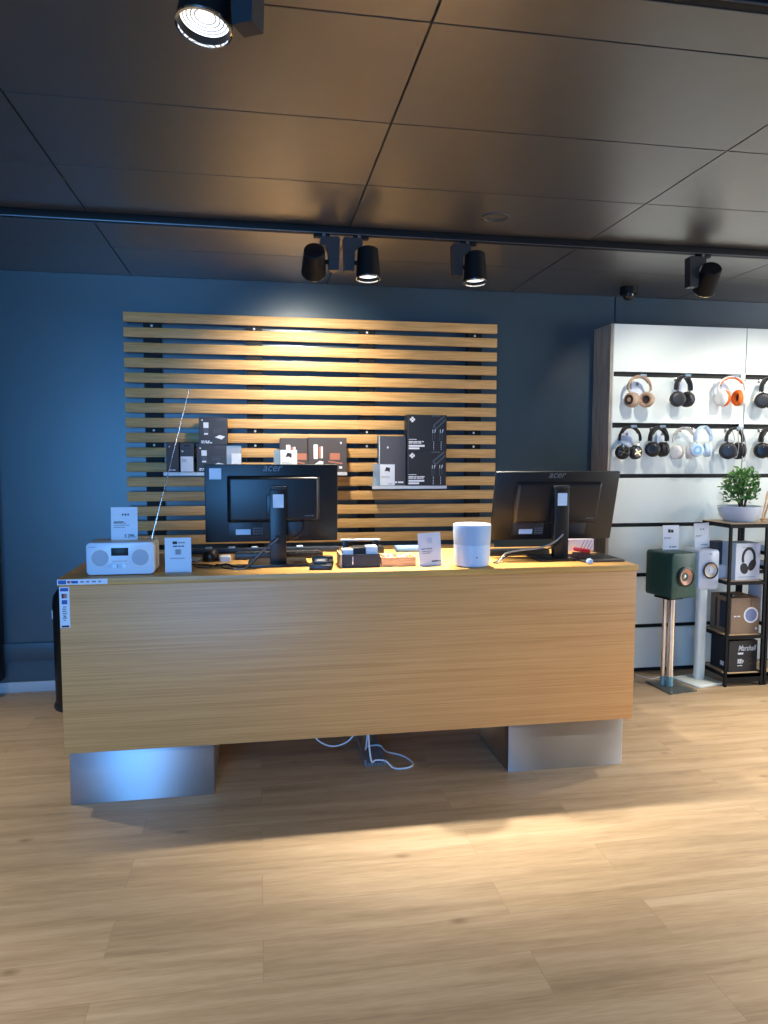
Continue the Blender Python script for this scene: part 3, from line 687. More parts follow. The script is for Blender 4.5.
# ------------------------------------------------------------------ white display wall with wood side
YF, ZT = 4.680, 2.4368
slots = [(2.116, 2.082), (1.767, 1.732), (1.414, 1.386), (1.071, 1.043), (.717, .688), (.351, .323)]
def display_wall(label, x0, x1, side):
    t = thing('display_wall', label, 'display wall', ((x0+x1)/2, 4.8, 0), group='white slotted display wall units')
    cx, cy = (x0+x1)/2, 4.8
    tops = [ZT]+[b for a, b in slots]; bots = [a for a, b in slots]+[.035]
    for zt, zb in zip(tops, bots):
        MB().box(x0+.002-cx, x1-.002-cx, YF-cy, YF+.018-cy, zb, zt, bev=.001, seg=1).build('panel', WHITE, t, smooth=False)
    MB().box(x0+.002-cx, x1-.002-cx, YF+.03-cy, W-.012-cy, .0, ZT-.004).build('carcass', DARK, t, smooth=False)
    if side: MB().box(x0-.020-cx, x0-cx, YF-.002-cy, W-.011-cy, 0, ZT, bev=.001, seg=1).build('side_panel', GREYWOOD, t, smooth=False)
    if side: MB().box(x0-.0005-cx, x0+.006-cx, YF-.004-cy, YF+.02-cy, 0, ZT).build('edge_strip', mat('pale_edge', (196, 204, 200), .4), t, smooth=False)
    for a, b in slots[:2]: MB().box(x1-.036-cx, x1+.0-cx, YF-.003-cy, YF+.03-cy, b-.004, a+.002).build('rail_bracket', SILVER, t, smooth=False)
    return t
display_wall('white slotted display wall unit with a grey wood side, hung with headphones', 2.396, 3.404, True)
display_wall('white slotted display wall unit beyond the vertical seam at the right edge', 3.406, 4.42, False)

GH = 'headphones hung on the display wall'
def headphones(label, x, z, y=4.585, yaw=0, w=.072, h=.150, bandm=BLACKP, cupm=BLACKP, padm=SOFTBLACK, cushm=None, capm=None, armm=SILVER, cups=(20, 20), r=.038, th=.034, bt=.0055, bd=.013, rz=.085, cross=False, mesh=INK, lean=0):
    w *= 1.10; h *= 1.10; r *= 1.26; th *= 1.25; bt *= 1.25; bd *= 1.2
    t = thing('headphones', label, 'headphones', (x, y, z), 0, GH)
    t.rotation_euler = (math.radians(lean), 0, math.radians(yaw))
    arc = []
    for k in range(25):
        a = math.radians(-98+196*k/24); arc.append((w*math.sin(a), 0, -bt-rz*(1-math.cos(a))))
    MB().sweep(arc, bt, bd, seg=12).build('headband', bandm, t)
    cush = [(px*.93, 0, pz-bt*1.3) for px, _, pz in arc[5:20]]
    MB().sweep(cush, bt*.9, bd*.92, seg=10).build('headband_cushion', cushm or padm, t)
    for s, cy in ((-1, cups[0]), (1, cups[1])):
        ca = math.radians(cy)
        d = Vector((s*math.cos(ca), -math.sin(ca), 0))
        e = Vector(arc[0] if s < 0 else arc[-1]); c = Vector((s*max(w*.70, th*.72 if cy < 35 else r*.86), 0, -h))
        if cy > 60: c.x = s*(r+.003)
        rot = Vector((0, 0, 1)).rotation_difference(d).to_matrix().to_4x4()
        side = d.cross(Vector((0, 0, 1))).normalized()
        # slider arm and a small fork
        MB().sweep(smooth_path([e+Vector((0, 0, .018)), e, e.lerp(c+Vector((0, 0, r))+d*.012, .6), c+Vector((0, 0, r*.9))+d*.010, c+Vector((0, 0, r*.35))+d*th*.46], 5), .0032, .0048, seg=8).build('slider_arm', armm, t)
        M = T(*c) @ rot
        cup = MB().lathe([(0, th*.46), (r*.55, th*.47), (r*.80, th*.42), (r*.95, th*.27), (r, th*.08), (r*.99, -th*.10), (r*.92, -th*.16), (0, -th*.16)], 32, M).build('ear_cup', cupm, t)
        MB().lathe([(r*.93, -th*.16), (r*1.03, -th*.28), (r*1.02, -th*.50), (r*.88, -th*.66), (r*.66, -th*.62), (r*.55, -th*.40), (r*.54, -th*.17), (r*.93, -th*.16)], 32, M).build('ear_cushion', padm, cup)
        MB().lathe([(0, -th*.22), (r*.56, -th*.22)], 24, M).build('driver_mesh', mesh, cup)
        if capm: MB().lathe([(r*.30, th*.475), (r*.34, th*.495), (r*.62, th*.49), (r*.66, th*.455)], 28, M).build('cap_ring', capm, cup)
        if cross:
            q = MB()
            for a in (35, -35): q.box(-r*.62, r*.62, -.0022, .0022, th*.46, th*.52, M=M @ Matrix.Rotation(math.radians(a), 4, 'Z'))
            q.build('cross_inlay', GOLD, cup)
    return t
LBL = {}
headphones('beige headphones, first from the left in the upper row', 2.545, 2.085, yaw=-6, w=.072, h=.152, bandm=BEIGE, cupm=BEIGE, padm=BEIGE, armm=BEIGE, capm=BEIGED, cups=(32, -42), r=.040, th=.040, mesh=BEIGED)
headphones('dark grey headphones hung right of the beige pair', 2.870, 2.092, yaw=20, w=.066, h=.150, bandm=GREYBLACK, cupm=GREYBLACK, padm=GREYBLACK, armm=GREYBLACK, cups=(52, 0), r=.041, th=.034, bd=.018)
headphones('white headphones with orange ear cushions and headband lining', 3.232, 2.094, yaw=-22, w=.078, h=.140, bandm=OFFWHITE, cupm=OFFWHITE, padm=ORANGE, cushm=ORANGE, armm=OFFWHITE, cups=(30, -20), r=.043, th=.046)
headphones('dark grey headphones cut by the right edge, upper row', 3.520, 2.092, yaw=16, w=.068, h=.150, bandm=GREYBLACK, cupm=GREYBLACK, padm=GREYBLACK, armm=GREYBLACK, cups=(46, 0), r=.042, bd=.016)
headphones('black headphones with gold crosses on flat-turned cups, lower row', 2.486, 1.745, yaw=4, w=.072, h=.165, bandm=SOFTBLACK, cupm=BLACKP, padm=SOFTBLACK, cups=(72, 80), r=.038, th=.030, cross=True, bt=.005)
headphones('black headphones with silver arms, second in the lower row', 2.697, 1.747, yaw=10, w=.064, h=.148, bandm=SOFTBLACK, cupm=BLACKP, padm=SOFTBLACK, capm=GREYBLACK, cups=(40, 14), r=.040, th=.040, bd=.018, bt=.0075)
headphones('off-white headphones hung just left of the pale blue pair', 2.908, 1.742, y=4.620, yaw=-30, w=.062, h=.160, bandm=mat('warm_grey', (196, 190, 182), .5), cupm=OFFWHITE, padm=mat('warm_grey', (196, 190, 182), .5), armm=OFFWHITE, cups=(48, 10), r=.038, th=.036)
headphones('pale blue headphones in the middle of the lower row', 3.010, 1.748, y=4.552, yaw=8, w=.060, h=.152, bandm=PALEBLUE, cupm=PALEBLUE, padm=PALEBLUE, capm=mat('sky_blue', (132, 186, 226), .35), armm=PALEBLUE, cups=(70, 30), r=.037, th=.032, bd=.016)
headphones('black and silver open-frame headphones with cables wound round, lower row', 3.272, 1.742, yaw=12, w=.070, h=.150, bandm=BLACKP, cupm=GREYBLACK, padm=SOFTBLACK, cups=(48, 10), r=.046, th=.036, bt=.0045)
headphones('black headphones cut by the right edge, lower row', 3.535, 1.744, yaw=16, w=.070, h=.150, bandm=SOFTBLACK, cupm=BLACKP, padm=SOFTBLACK, cups=(46, 8), r=.043, th=.038, bd=.018, bt=.0075)
# loose cords wound round the open-frame pair
tag(MB().sweep(smooth_path([(3.235, 4.57, 1.727), (3.25, 4.555, 1.66), (3.235, 4.55, 1.60), (3.262, 4.55, 1.53), (3.285, 4.555, 1.60), (3.28, 4.56, 1.69), (3.30, 4.57, 1.73), (3.315, 4.555, 1.66), (3.305, 4.55, 1.57), (3.33, 4.555, 1.50), (3.345, 4.56, 1.58), (3.335, 4.57, 1.68), (3.30, 4.58, 1.735)], 6), .0028, seg=6).build('wound_cable', mat('silver_cord', (150, 150, 152), .3, metal=.5)), 'grey cord wound over the black and silver headphones', 'cord')

def hook(label, x, z, tip=.135):
    t = thing('rail_hook', label, 'hook', (x, YF, z), group='silver hooks in the display wall slots')
    MB().box(-.016, .016, -.004, .012, -.012, .012, bev=.001).build('rail_clip', SILVER, t)
    MB().cyl((0, -.002, 0), (0, -tip, .006), .0030, 10).cyl((0, -tip, .006), (0, -tip-.008, .016), .0030, 10).build('prong', SILVER, t)
    MB().box(-.022, .022, -tip-.012, -tip-.010, .006, .022, bev=.001).build('ticket_plate', ACRYL, t, smooth=False)
    return t
def hanging_sign(label, x, z, w, h, seed):
    t = thing('price_sign', label, 'price sign', (x, YF-.012, z), group='paper signs behind the headphones')
    c = MB().box(-w/2, w/2, 0, .0015, -h, 0).build('sign_sheet', PAPERC, t, smooth=False)
    bars(MB(), -w*.4, -h*.3, 0, rnd_words(5, w*.75, seed), h=.0022, gap=h*.09).build('small_print', mat('pale_ink', (178, 190, 204), .6), c, smooth=False)
    k = MB().box(-.010, .010, -.006, 0, -.030, -.014, bev=.002)
    k.sweep([(.006*math.sin(a*.35), -.003, -.014+.008*math.cos(a*.35)) for a in range(-4, 5)], .0016, seg=6)
    k.build('security_tag', mat('tag_grey', (120, 124, 132), .3), t)
    return t
HP = [('beige headphones', 2.545, 2.085, .030), ('dark grey headphones beside the beige pair', 2.870, 2.092, .012), ('orange and white headphones', 3.232, 2.094, -.03), ('cut-off grey headphones', 3.520, 2.092, .0),
      ('gold-crossed headphones', 2.486, 1.745, .02), ('second black headphones in the lower row', 2.697, 1.747, .075), ('pale blue headphones', 3.006, 1.748, .0), ('black and silver headphones', 3.272, 1.742, .0), ('cut-off black headphones', 3.535, 1.744, .0)]
for k, (n, x, z, dx) in enumerate(HP):
    hook('silver hook carrying the '+n, x, z-.022)
    if k in (0, 1, 2, 4, 5): hanging_sign('small paper sign hung behind the '+n, x+dx, z-.035, .085 if k != 5 else .075, .11 if k != 5 else .15, k)
hook('silver hook carrying the off-white headphones', 2.918, 1.720, .06)

# ------------------------------------------------------------------ speakers on stands
def driver(parent, x, z, y, r, conem):
    MB().lathe([(r*1.02, 0), (r*1.2, 0), (r*1.22, .003), (r*1.02, .006), (r*.98, .001)], 40, T(x, y, z) @ Matrix.Rotation(PI/2, 4, 'X')).build('surround', BLACKP, parent)
    c = MB().lathe([(r*1.02, .002), (r*.9, -.001), (r*.38, -.016), (r*.34, -.017)], 40, T(x, y, z) @ Matrix.Rotation(PI/2, 4, 'X')).build('cone', conem, parent)
    MB().lathe([(r*.36, -.016), (r*.2, -.010), (0, -.006)], 30, T(x, y, z) @ Matrix.Rotation(PI/2, 4, 'X')).build('tweeter', SILVER, c)
th_ = math.radians(12)
t = thing('bookshelf_speaker', 'dark green bookshelf speaker on the chrome stand', 'speaker', (2.700, 4.390, .612), th_)
def bulge(mb, w, d, h, r, bowl):
    """cabinet with rounded edges and a bowed front"""
    t_ = bmesh.new(); bmesh.ops.create_grid(t_, x_segments=10, y_segments=14, size=.5)
    t_.free()
    mb.vbox(-w/2, w/2, -d/2, d/2, 0, h, r, axis='y', seg=6, bev=.008)
    bmesh.ops.subdivide_edges(mb.bm, edges=mb.bm.edges[:], cuts=3, use_grid_fill=True)
    for v in mb.bm.verts:
        if v.co.y < -d/2+.02: v.co.y -= bowl*(1-(2*v.co.x/w)**2)*(1-(2*(v.co.z-h/2)/h)**2)
    return mb
bulge(MB(), .206, .24, .300, .022, .012).build('speaker_cabinet', GREEN, t, angle=50)
driver(t, .006, .143, -.1325, .054, COPPER)
t2 = thing('speaker_stand', 'chrome speaker stand with a glass base under the green speaker', 'speaker stand', (2.668, 4.355, 0))
MB().box(-.06, .06, -.07, .07, .603, .612, bev=.002, M=Matrix.Rotation(th_, 4, 'Z')).build('top_plate', BLACKM, t2)
MB().cyl((-.016, .01, .012), (-.016, .01, .603), .015, 24).build('chrome_column', CHROME, t2)
MB().cyl((.022, -.01, .012), (.022, -.01, .603), .023, 28).build('chrome_column', CHROME, t2)
MB().cyl((-.016, .01, .012), (-.016, .01, .075), .0158, 24).cyl((.022, -.01, .012), (.022, -.01, .075), .0238, 28).build('tape_band', TEAL, t2)
MB().prism([(-.063, .16), (-.083, -.115), (.112, -.095), (.152, .125)], .012, T(0, 0, .012) @ Matrix.Rotation(-PI/2, 4, 'X') @ Matrix.Scale(-1, 4, (0, 0, 1))).build('glass_base', GLASSB, t2, smooth=False)
t = thing('bookshelf_speaker', 'smaller white bookshelf speaker on the white stand', 'speaker', (2.967, 4.470, .648), math.radians(2))
bulge(MB(), .156, .19, .266, .024, .008).build('speaker_cabinet', WHITEC, t, angle=50)
driver(t, .006, .128, -.1045, .047, PALECONE)
MB().box(.0, .018, -.1005, -.0985, .236, .240).build('logo_mark', GREYINK, t, smooth=False)
t2 = thing('speaker_stand', 'white speaker stand with a flat rounded base', 'speaker stand', (2.978, 4.455, 0))
MB().vbox(-.036, .036, -.024, .024, .014, .639, .018, axis='z', bev=.002).build('column', WHITE, t2)
MB().box(-.060, .075, -.05, .06, .639, .648, bev=.002).build('top_plate', WHITE, t2)
MB().vbox(-.118, .118, -.118, .118, .0, .014, .03, axis='z', bev=.003, M=T(-.03, -.03, .0) @ Matrix.Rotation(math.radians(14), 4, 'Z')).build('base_plate', WHITE, t2)
def speaker_card(label, x, y, z, w, h, rz, ry, seed, block):
    t = thing('price_card', label, 'card', (x, y, z), rz, 'standing price cards'); t.rotation_euler = (math.radians(-3), ry, rz)
    def L(a, b, w, h):
        if block: a.box(-w*.17, -w*.02, -.0006, 0, h*.70, h*.84); a.box(.0, w*.16, -.0006, 0, h*.70, h*.82)
        else: bars(b, -w*.12, h*.78, 0, [[.008, .006, .010]], h=.010)
        bars(b, -w*.42, h*.52, 0, rnd_words(2, w*.6, seed), h=.004, gap=.004); bars(b if not block else a, -w*.1, h*.14, 0, [[w*.12, w*.3]], h=.006)
    print_card(t, w, h, .002, L, seed, PAPERC)
    MB().box(-w*.42, w*.42, -.006, .04, 0, .003).build('card_foot', ACRYL, t, smooth=False)
speaker_card('white price card standing on the green speaker', 2.715, 4.42, .9125, .118, .165, 0, 0, 11, True)
speaker_card('white price card standing on the smaller white speaker', 2.982, 4.475, .9145, .122, .170, .12, -.04, 12, False)
# short pale cable ends on the floor behind the stands
cable('speaker_cable', [(2.60, 4.62, .004), (2.64, 4.56, .004), (2.66, 4.52, .004), (2.74, 4.55, .004), (2.80, 4.60, .004)], .003, CABLEW, 'thin pale cable on the floor behind the chrome stand', 'cable')

# ------------------------------------------------------------------ black racks at the right
def rack(label, x0, x1, y0, y1, zs, ztop):
    t = thing('metal_rack', label, 'rack', ((x0+x1)/2, (y0+y1)/2, 0), group='black metal racks')
    cx, cy = (x0+x1)/2, (y0+y1)/2; q = .0165
    for x in (x0, x1-q):
        for y in (y0, y1-q): MB().box(x-cx, x-cx+q, y-cy, y-cy+q, 0, ztop-.002).build('leg', BLACKM, t, smooth=False)
    for z in zs:
        b = MB().box(x0+q-cx, x1-q-cx, y0-cy, y0+q-cy, z-.022, z).box(x0+q-cx, x1-q-cx, y1-q-cy, y1-cy, z-.022, z).box(x0-cx, x0+q-cx, y0+q-cy, y1-q-cy, z-.022, z).box(x1-q-cx, x1-cx, y0+q-cy, y1-q-cy, z-.022, z)
        if z < .12: b.box(x0+q-cx, x1-q-cx, y0-cy, y0+.006-cy, .028, z)
        s = MB().box(x0+q-cx, x1-q-cx, y0+q-cy, y1-q-cy, z-.014, z-.001).build('shelf_board', TANBOARD, t, smooth=False)
        b.build('shelf_frame', BLACKM, s, smooth=False)
    s = MB().box(x0-.004-cx, x1+.004-cx, y0-.004-cy, y1+.004-cy, ztop-.004, ztop).build('top_board', TANBOARD, t, smooth=False)
    MB().box(x0-.006-cx, x1+.006-cx, y0-.006-cy, y1+.006-cy, ztop-.030, ztop-.004).build('top_frame', BLACKM, s, smooth=False)
    return t
rack('black metal rack with four tan shelves right of the white speaker', 3.052, 3.335, 4.28, 4.575, (.710, .345, .085), 1.098)
rack('black metal rack cut by the right edge under the easel', 3.345, 3.80, 4.28, 4.575, (.900, .800, .420, .085), 1.098)

t = thing('headphone_box', 'white headphone box with black headphones pictured on the front', 'box', (3.228, 4.335, .7105), math.radians(2), 'boxes on the black racks')
MB().box(-.092, .092, 0, .14, 0, .248, bev=.001, seg=1).build('carton', PAPERC, t, smooth=False)
p = MB()
arc = [(-.034+.036*math.cos(a)*1.0+.034, -.0006, .145+.065*math.sin(a)) for a in [math.radians(v) for v in range(-24, 215, 10)]]
p.sweep([(v[0]*1.25+.006, v[1], v[2]+.002) for v in arc], .0095, .0008, seg=8)
p.build('headband_picture', INK, t)
def ell(cx, cz, a, b, rot, n=20):
    return [(cx+a*math.cos(u)*math.cos(rot)-b*math.sin(u)*math.sin(rot), cz+a*math.cos(u)*math.sin(rot)+b*math.sin(u)*math.cos(rot)) for u in [2*PI*k/n for k in range(n)]]
MB().prism(ell(-.026, .078, .030, .038, .3), .0010, T(0, -.0010, 0)).prism(ell(.034, .100, .026, .042, -.5), .0010, T(0, -.0010, 0)).build('cup_picture', INK, t, smooth=False)
o = MB(); bars(o, -.045, .222, 0, [[.09]], h=.003); bars(o, -.07, .022, 0, [[.13]], h=.003); o.build('small_print', GREYINK, t, smooth=False)
MB().box(.055, .092, -.0005, 0, .001, .247).build('grey_edge', mat('lilac_grey', (206, 208, 222), .5), t, smooth=False)
t = carton('dark grey box behind the white headphone box', 3.075, 3.170, .7105, .955, 4.475, .08, mat('graphite_card', (66, 68, 74), .6), None, 'boxes on the black racks', name='storage_box')
t = carton('small white box under the dark grey one behind the headphone box', 3.075, 3.13, .7105, .80, 4.42, .05, PAPERC, None, 'boxes on the black racks', name='storage_box')
def art_clock(t, w, h):
    a = MB().disc((w*.20, -.0008, h*.52), .054, .0008, 36, inner=.043); b = MB().disc((w*.20, -.0006, h*.52), .044, .0006, 36)
    c = MB(); bars(c, -w*.40, h*.51, 0, [[.016, .004, .018]], h=.008); c.prism([(w*.36, h*.15), (w*.39, h*.18), (w*.43, h*.17), (w*.42, h*.11), (w*.38, h*.10)], .0007, T(0, -.0007, 0))
    d = MB().box(w*.17, w*.20, -.0006, 0, h*.74, h*.985)
    art_list(t, {'white_ring': (a, LIGHTINK), 'blue_disc': (b, mat('steel_blue', (120, 134, 176), .4)), 'white_print': (c, LIGHTINK), 'brown_strap': (d, mat('strap_brown', (92, 72, 58), .6))})
    MB().box(-w/2-.0006, -w/2, .05, .12, .03, h-.03).box(-w/2-.0006, -w/2, .15, .17, .02, h-.02).build('side_stripe', mat('navy_stripe', (40, 48, 64), .5), t, smooth=False)
carton('brown box with a round white-ringed picture, middle shelf of the rack', 3.112, 3.325, .3455, .590, 4.325, .225, KRAFT, art_clock, 'boxes on the black racks', name='speaker_box')
t = thing('amplifier_box', 'black box lettered Marshall on the bottom shelf of the rack', 'box', (3.215, 4.325, .0855), 0, 'boxes on the black racks')
MB().box(-.106, .106, 0, .20, 0, .212, bev=.001, seg=1).build('carton', mat('ink_black_card', (26, 27, 33), .5), t, smooth=False)
lettering('Marshall', .052, T(-.040, -.0005, .145), LIGHTINK, t, shear=.30, bold=.0004, width=.134)
o = MB(); bars(o, -.040, .132, 0, [[.040]], h=.013); bars(o, -.040, .088, 0, rnd_words(4, .055, 21), h=.006, gap=.002); bars(o, -.040, .045, 0, [[.012, .02]], h=.005); o.box(.040, .068, -.0006, 0, .066, .073); o.build('white_print', LIGHTINK, t, smooth=False)
MB().disc((.054, -.0006, .070), .024, .0006).build('knob_picture', GREYBLACK, t, smooth=False)
o = MB().box(-.1068, -.106, .02, .05, .165, .185).box(-.1068, -.106, .03, .09, .03, .06); o.build('side_print', LIGHTINK, t, smooth=False)
tag(MB().box(-.018, .018, -.05, .05, 0, .018, bev=.004, M=T(3.095, 4.40, .599) @ Matrix.Rotation(.3, 4, 'Z')).build('cable_adapter', BLACKP), 'small black adapter lying on top of the brown box', 'adapter')
bpy.data.objects['cable_adapter'].location.z = -.0085; bpy.data.objects['cable_adapter'].location.x = .04
tag(MB().box(3.365, 3.42, 4.32, 4.40, .9005, .935, bev=.002).build('small_white_box', PAPERC), 'small white box on the upper shelf of the right-hand rack', 'box', 'boxes on the black racks')
tag(MB().box(3.365, 3.45, 4.32, 4.42, .8005, .830, bev=.002).build('small_white_box', PAPERC), 'flat white box on the second shelf of the right-hand rack', 'box', 'boxes on the black racks')
tag(MB().box(3.362, 3.46, 4.36, 4.50, .4205, .66, bev=.002).build('tall_white_box', PAPERC), 'tall white box on the third shelf of the right-hand rack', 'box', 'boxes on the black racks')

# planter
t = thing('potted_plant', 'small leafy green bush in a low white bowl on the rack', 'plant', (3.222, 4.43, 1.098))
t.scale = (.85, .85, 1.0)
MB().lathe([(0, 0), (.108, 0), (.118, .006), (.150, .045), (.164, .085), (.166, .104), (.160, .106), (.156, .092), (.0, .088)], 48).build('bowl', WHITEC, t)
MB().lathe([(0, .098), (.10, .094), (.156, .089)], 32).build('soil', SOIL, t)
tr = MB(); tips = []
rr = random.Random(5)
for k in range(9):
    a = 2*PI*k/9+rr.uniform(-.3, .3); R_ = rr.uniform(.05, .13); hh = rr.uniform(.13, .26)
    bx, by = .03*math.cos(a)*.5+.02, .02*math.sin(a)
    pts = [(bx, by, .09), (bx+R_*.25*math.cos(a), by+R_*.25*math.sin(a), .09+hh*.45), (bx+R_*.7*math.cos(a), by+R_*.7*math.sin(a), .09+hh*.8), (R_*math.cos(a), R_*math.sin(a), .09+hh)]
    sp = smooth_path(pts, 6); tr.sweep(sp, [.006*(1-.75*i/len(sp)) for i in range(len(sp))], seg=7); tips += [Vector(p) for p in sp[6:]]
tr.build('stem', BARK, t)
lf = bmesh.new()
def leaf(c, d, n, s):
    d = d.normalized(); x = d.cross(n)
    if x.length < 1e-3: x = d.orthogonal()
    x.normalize(); n = x.cross(d).normalized()
    pts = [(0, 0, 0), (.5, .32, .06), (.42, .68, .05), (0, 1, -.04), (-.42, .68, .05), (-.5, .32, .06)]
    v = [lf.verts.new(c+(x*p[0]*.62+d*p[1]+n*p[2])*s) for p in pts]
    lf.faces.new((v[0], v[1], v[2], v[3])); lf.faces.new((v[0], v[3], v[4], v[5]))
for k in range(600):
    if k < 360:
        b = rr.choice(tips)+Vector((rr.gauss(0, .02), rr.gauss(0, .02), rr.gauss(0, .02)))
    else:
        a, q = rr.uniform(0, 2*PI), math.sqrt(rr.random()); hz = rr.random()
        rad = .155*q*math.sqrt(max(.08, 1-(abs(hz-.35)/.75)**2))
        b = Vector((rad*math.cos(a)-.005, rad*math.sin(a)*.8, .125+.21*hz))
    b.z = max(b.z, .112)
    if b.z < .15 and abs(b.x) < .045 and rr.random() < .6: continue
    leaf(b, Vector((b.x*2+rr.gauss(0, .25), b.y*2+rr.gauss(0, .25), rr.uniform(-.15, .35))), Vector((rr.gauss(0, .5), -.35+rr.gauss(0, .4), 1)), rr.uniform(.026, .046))
for k in range(14): leaf(Vector((-.075+rr.gauss(0, .012), -.115, .07+.045*rr.random())), Vector((rr.gauss(0, .3), -.3, -1)), Vector((0, -1, .3)), .022)
fo = MB(); fo.bm.free(); fo.bm = lf
o = fo.build('foliage', LEAF, t, smooth=False); 
# wooden easel on the right-hand rack
t = thing('wooden_easel', 'small wooden easel on the rack at the right edge', 'easel', (3.46, 4.40, 1.098))
for s in (-1, 1): MB().sweep([(s*.105, -.02, .003), (s*.030, .03, .20)], .008, .006, seg=6).build('leg', LIGHTWOOD, t)
MB().sweep([(0, .10, .003), (0, .03, .20)], .006, .006, seg=6).build('leg', LIGHTWOOD, t)
MB().box(-.11, .11, -.045, -.008, .012, .022, bev=.001).build('ledge', LIGHTWOOD, t)

# ------------------------------------------------------------------ track lights
YT = 3.717
MB_T = thing('lighting_track', 'long black lighting track across the ceiling in front of the back wall', 'lighting track', (1.5, YT, ZC-.038), group='black ceiling lighting tracks')
MB().box(-5.4, 5.9, -.018, .018, 0, .036, bev=.002).build('track_rail', BLACKM, MB_T)
MB().box(-5.4, 5.9, -.0185, -.0165, -.0015, .003).box(-5.4, 5.9, .0165, .0185, -.0015, .003).build('track_lip', mat('lip_grey', (120, 122, 126), .3, metal=.8), MB_T, smooth=False)
Y2 = 1.70
t = thing('lighting_track', 'black lighting track crossing the ceiling nearest overhead', 'lighting track', (1.5, Y2, ZC-.038), group='black ceiling lighting tracks')
MB().box(-5.4, 5.9, -.018, .018, 0, .036, bev=.002).build('track_rail', BLACKM, t)
MB().box(-5.4, 5.9, -.0185, -.0165, -.0015, .003).box(-5.4, 5.9, .0165, .0185, -.0015, .003).build('track_lip', MATS['lip_grey'], t, smooth=False)

SPOTC = (1.0, .92, .80)
def spotlight(label, hx, ty, hz, axis, side, power, size=58, blend=.7, build=True, color=SPOTC, rz=0):
    """head centre (hx, ty, hz); axis = beam direction; side = +1 when the driver box is right of the head"""
    d = Vector(axis).normalized()
    if build:
        t = thing('track_spotlight', label, 'spotlight', (hx, ty, ZC-.040), rz, group='black track spotlights')
        zt = hz-(ZC-.040); bx = side*.098
        MB().box(bx-side*.06-.040, bx-side*.06+.040, -.017, .017, -.018, 0, bev=.002).build('track_adapter', BLACKM, t)
        MB().lathe([(0, 0), (.009, 0), (.009, .006), (0, .006)], 14, T(bx-side*.05, -.018, -.010) @ Matrix.Rotation(PI/2, 4, 'X')).build('adapter_knob', SILVER, t)
        MB().prism([(bx-side*.065, -.018), (bx-side*.068, -.045), (bx-side*.060, -.058), (bx-side*.040, -.064), (bx-side*.028, -.085), (bx-side*.024, -.178), (bx+side*.024, -.178), (bx+side*.030, -.022), (bx+side*.02, -.014)], .052, T(0, -.026, 0)).build('driver_box', GREYBLACK, t, smooth=False)
        MB().cyl((side*.055, 0, zt), (bx-side*.022, 0, zt), .011, 16).build('pivot', BLACKM, t)
        rot = Vector((0, 0, 1)).rotation_difference(Matrix.Rotation(-rz, 3, 'Z') @ d).to_matrix().to_4x4()
        M = T(0, 0, zt) @ rot
        MB().lathe([(0, -.075), (.047, -.075), (.052, -.070), (.0615, .074), (.0585, .075), (.056, .060), (.0555, .050), (0, .046)], 44, M).build('lamp_head', BLACKM, t)
        MB().lathe([(.0575, .0745), (.0625, .074), (.0625, .079), (.0575, .080), (.0575, .0745)], 44, M).build('front_ring', CHROME, t)
        ln = MB().lathe([(.0545, .058), (.045, .054), (.034, .051), (.012, .049), (0, .0488)], 36, M).build('lens', LENS, t)
        rg = MB()
        for r_ in (.022, .031, .040, .048): rg.lathe([(r_, .0510+(r_-.02)*.16), (r_+.0012, .0520+(r_-.02)*.16), (r_+.0024, .0510+(r_-.02)*.16)], 32, M)
        rg.build('reflector_ring', GREYINK, ln)
    lp = Vector((hx, ty, hz))+d*.085
    li = bpy.data.lights.new('spot_lamp', 'SPOT'); li.energy = power; li.color = color; li.spot_size = math.radians(size); li.spot_blend = blend; li.shadow_soft_size = .03
    o = bpy.data.objects.new('spot_lamp', li); COL.objects.link(o); o.location = lp
    o.rotation_mode = 'QUATERNION'; o.rotation_quaternion = Vector((0, 0, -1)).rotation_difference(d)
spotlight('black spotlight aimed back at the slats, leftmost on the far track', .286, YT, 2.503, (.03, .86, -.47), 1, 112, 82, 1.0)
spotlight('lit black spotlight second from the left on the far track, pointing down', .559, YT, 2.505, (.0, -.09, -1), -1, 300, 66, .9)
spotlight('lit black spotlight third from the left on the far track, pointing down', 1.121, YT, 2.510, (.0, -.09, -1), -1, 300, 66, .9)
spotlight('black spotlight aimed at the white display wall, rightmost on the far track', 2.452, YT, 2.512, (.22, .80, -.60), -1, 33, 80, 1.0)
spotlight('large lit black spotlight nearest overhead, cut by the top edge', -.098, Y2+.03, 2.550, (-.13, -.13, -1), 1, 54, 72, .9, rz=-.5)
# unseen lamps on both tracks; pair behind camera and far-left one added as fill
for x, y, ax, p, s in ((3.35, YT, (.0, .80, -.60), 33, 80), (4.2, YT, (-.35, .80, -.60), 28, 80), (3.4, YT, (-.1, -.25, -1), 260, 80), (-1.75, YT, (.0, -.05, -1), 105, 76), (-.6, -.5, (-.05, .80, -.52), 34, 50), (1.3, -.5, (.05, .80, -.52), 30, 50),
                       (-1.5, Y2, (.0, .0, -1), 95, 84), (1.35, Y2, (.0, .05, -1), 60, 72), (2.6, Y2, (.0, .15, -1), 105, 80), (4.0, Y2, (-.1, .3, -1), 190, 80)):
    spotlight('', x, y, 2.49, ax, 1, p, s, 1.0, build=False)

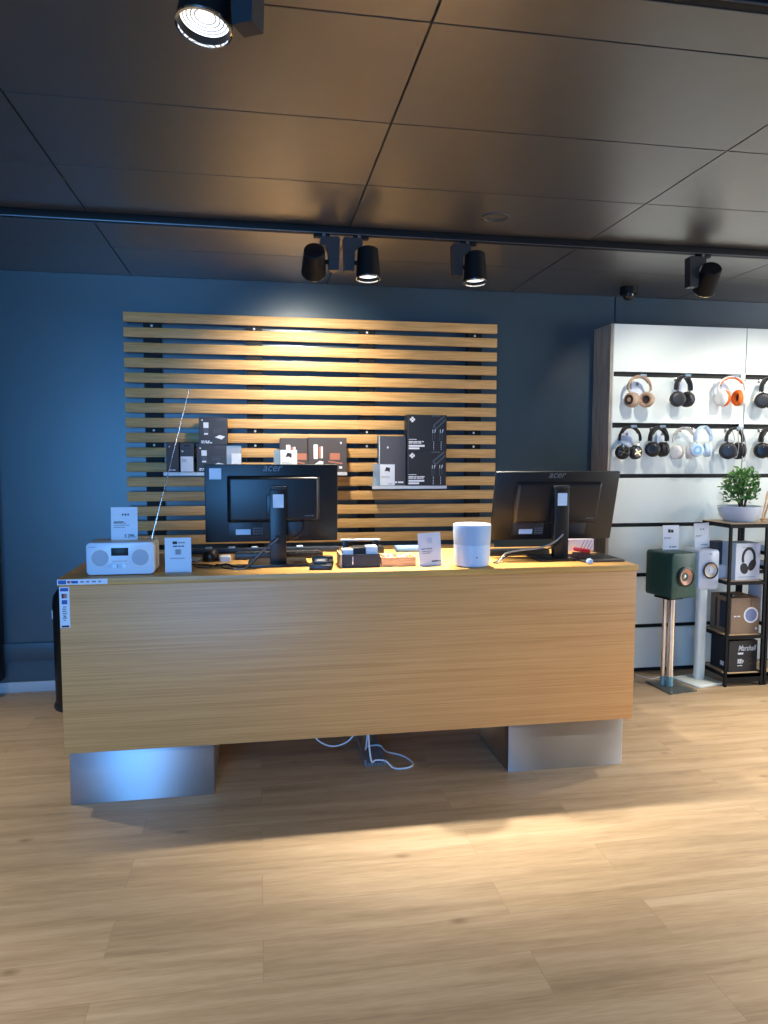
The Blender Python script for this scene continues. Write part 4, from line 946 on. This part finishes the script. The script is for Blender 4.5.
# dome camera on the ceiling by the back wall
t = thing('dome_camera', 'small black dome security camera on the ceiling above the display wall', 'camera', (2.487, 4.66, ZC))
MB().lathe([(0, 0), (.058, 0), (.058, -.045), (.052, -.050), (0, -.050)], 32).build('housing', BLACKM, t)
MB().lathe([(.040, -.050), (.036, -.070), (.022, -.084), (0, -.088)], 28).build('dome', mat('smoked_dome', (40, 42, 46), .08, metal=.3), t)

# ------------------------------------------------------------------ daylight from the shop front, and an added side lamp
def area(name, loc, rot, sx_, sy_, power, color):
    li = bpy.data.lights.new(name, 'AREA'); li.shape = 'RECTANGLE'; li.size = sx_; li.size_y = sy_; li.energy = power; li.color = color
    o = bpy.data.objects.new(name, li); COL.objects.link(o); o.location = loc; o.rotation_euler = rot
area('window_daylight', (-1.75, -3.02, 1.25), (PI/2, 0, 0), 2.5, 2.3, 225, (.10, .41, 1.0))
area('side_fill_lamp', (7.45, 1.2, 1.5), (PI/2, 0, PI/2), 3.5, 1.8, 170, (.96, .97, 1.0))  # added lamp to brighten the ceiling at the right; no window built here
wd = bpy.data.worlds.new('sky'); SC.world = wd; wd.use_nodes = True
bg = wd.node_tree.nodes['Background']; bg.inputs[0].default_value = (.35, .6, 1, 1); bg.inputs[1].default_value = .8

# ------------------------------------------------------------------ camera
cam = bpy.data.cameras.new('camera'); co = bpy.data.objects.new('camera', cam); COL.objects.link(co)
r = Vector((.98532763, -.17065233, .002692)); u = Vector((.0104827, .07625386, .99703333)); w = Vector((.17035134, .98237627, -.07692393))
co.matrix_world = Matrix(((r.x, u.x, -w.x, 0), (r.y, u.y, -w.y, 0), (r.z, u.z, -w.z, 1.5336), (0, 0, 0, 1)))
cam.sensor_fit = 'VERTICAL'; cam.sensor_height = 34.6; cam.lens = 725.22/1024*34.6; cam.clip_start = .05
SC.camera = co
SC.view_settings.view_transform = 'Standard'; SC.view_settings.look = 'None'
SC.view_settings.exposure = 0.36; SC.view_settings.gamma = 1.0; SC.view_settings.use_curve_mapping = False
SC.cycles.use_denoising = True
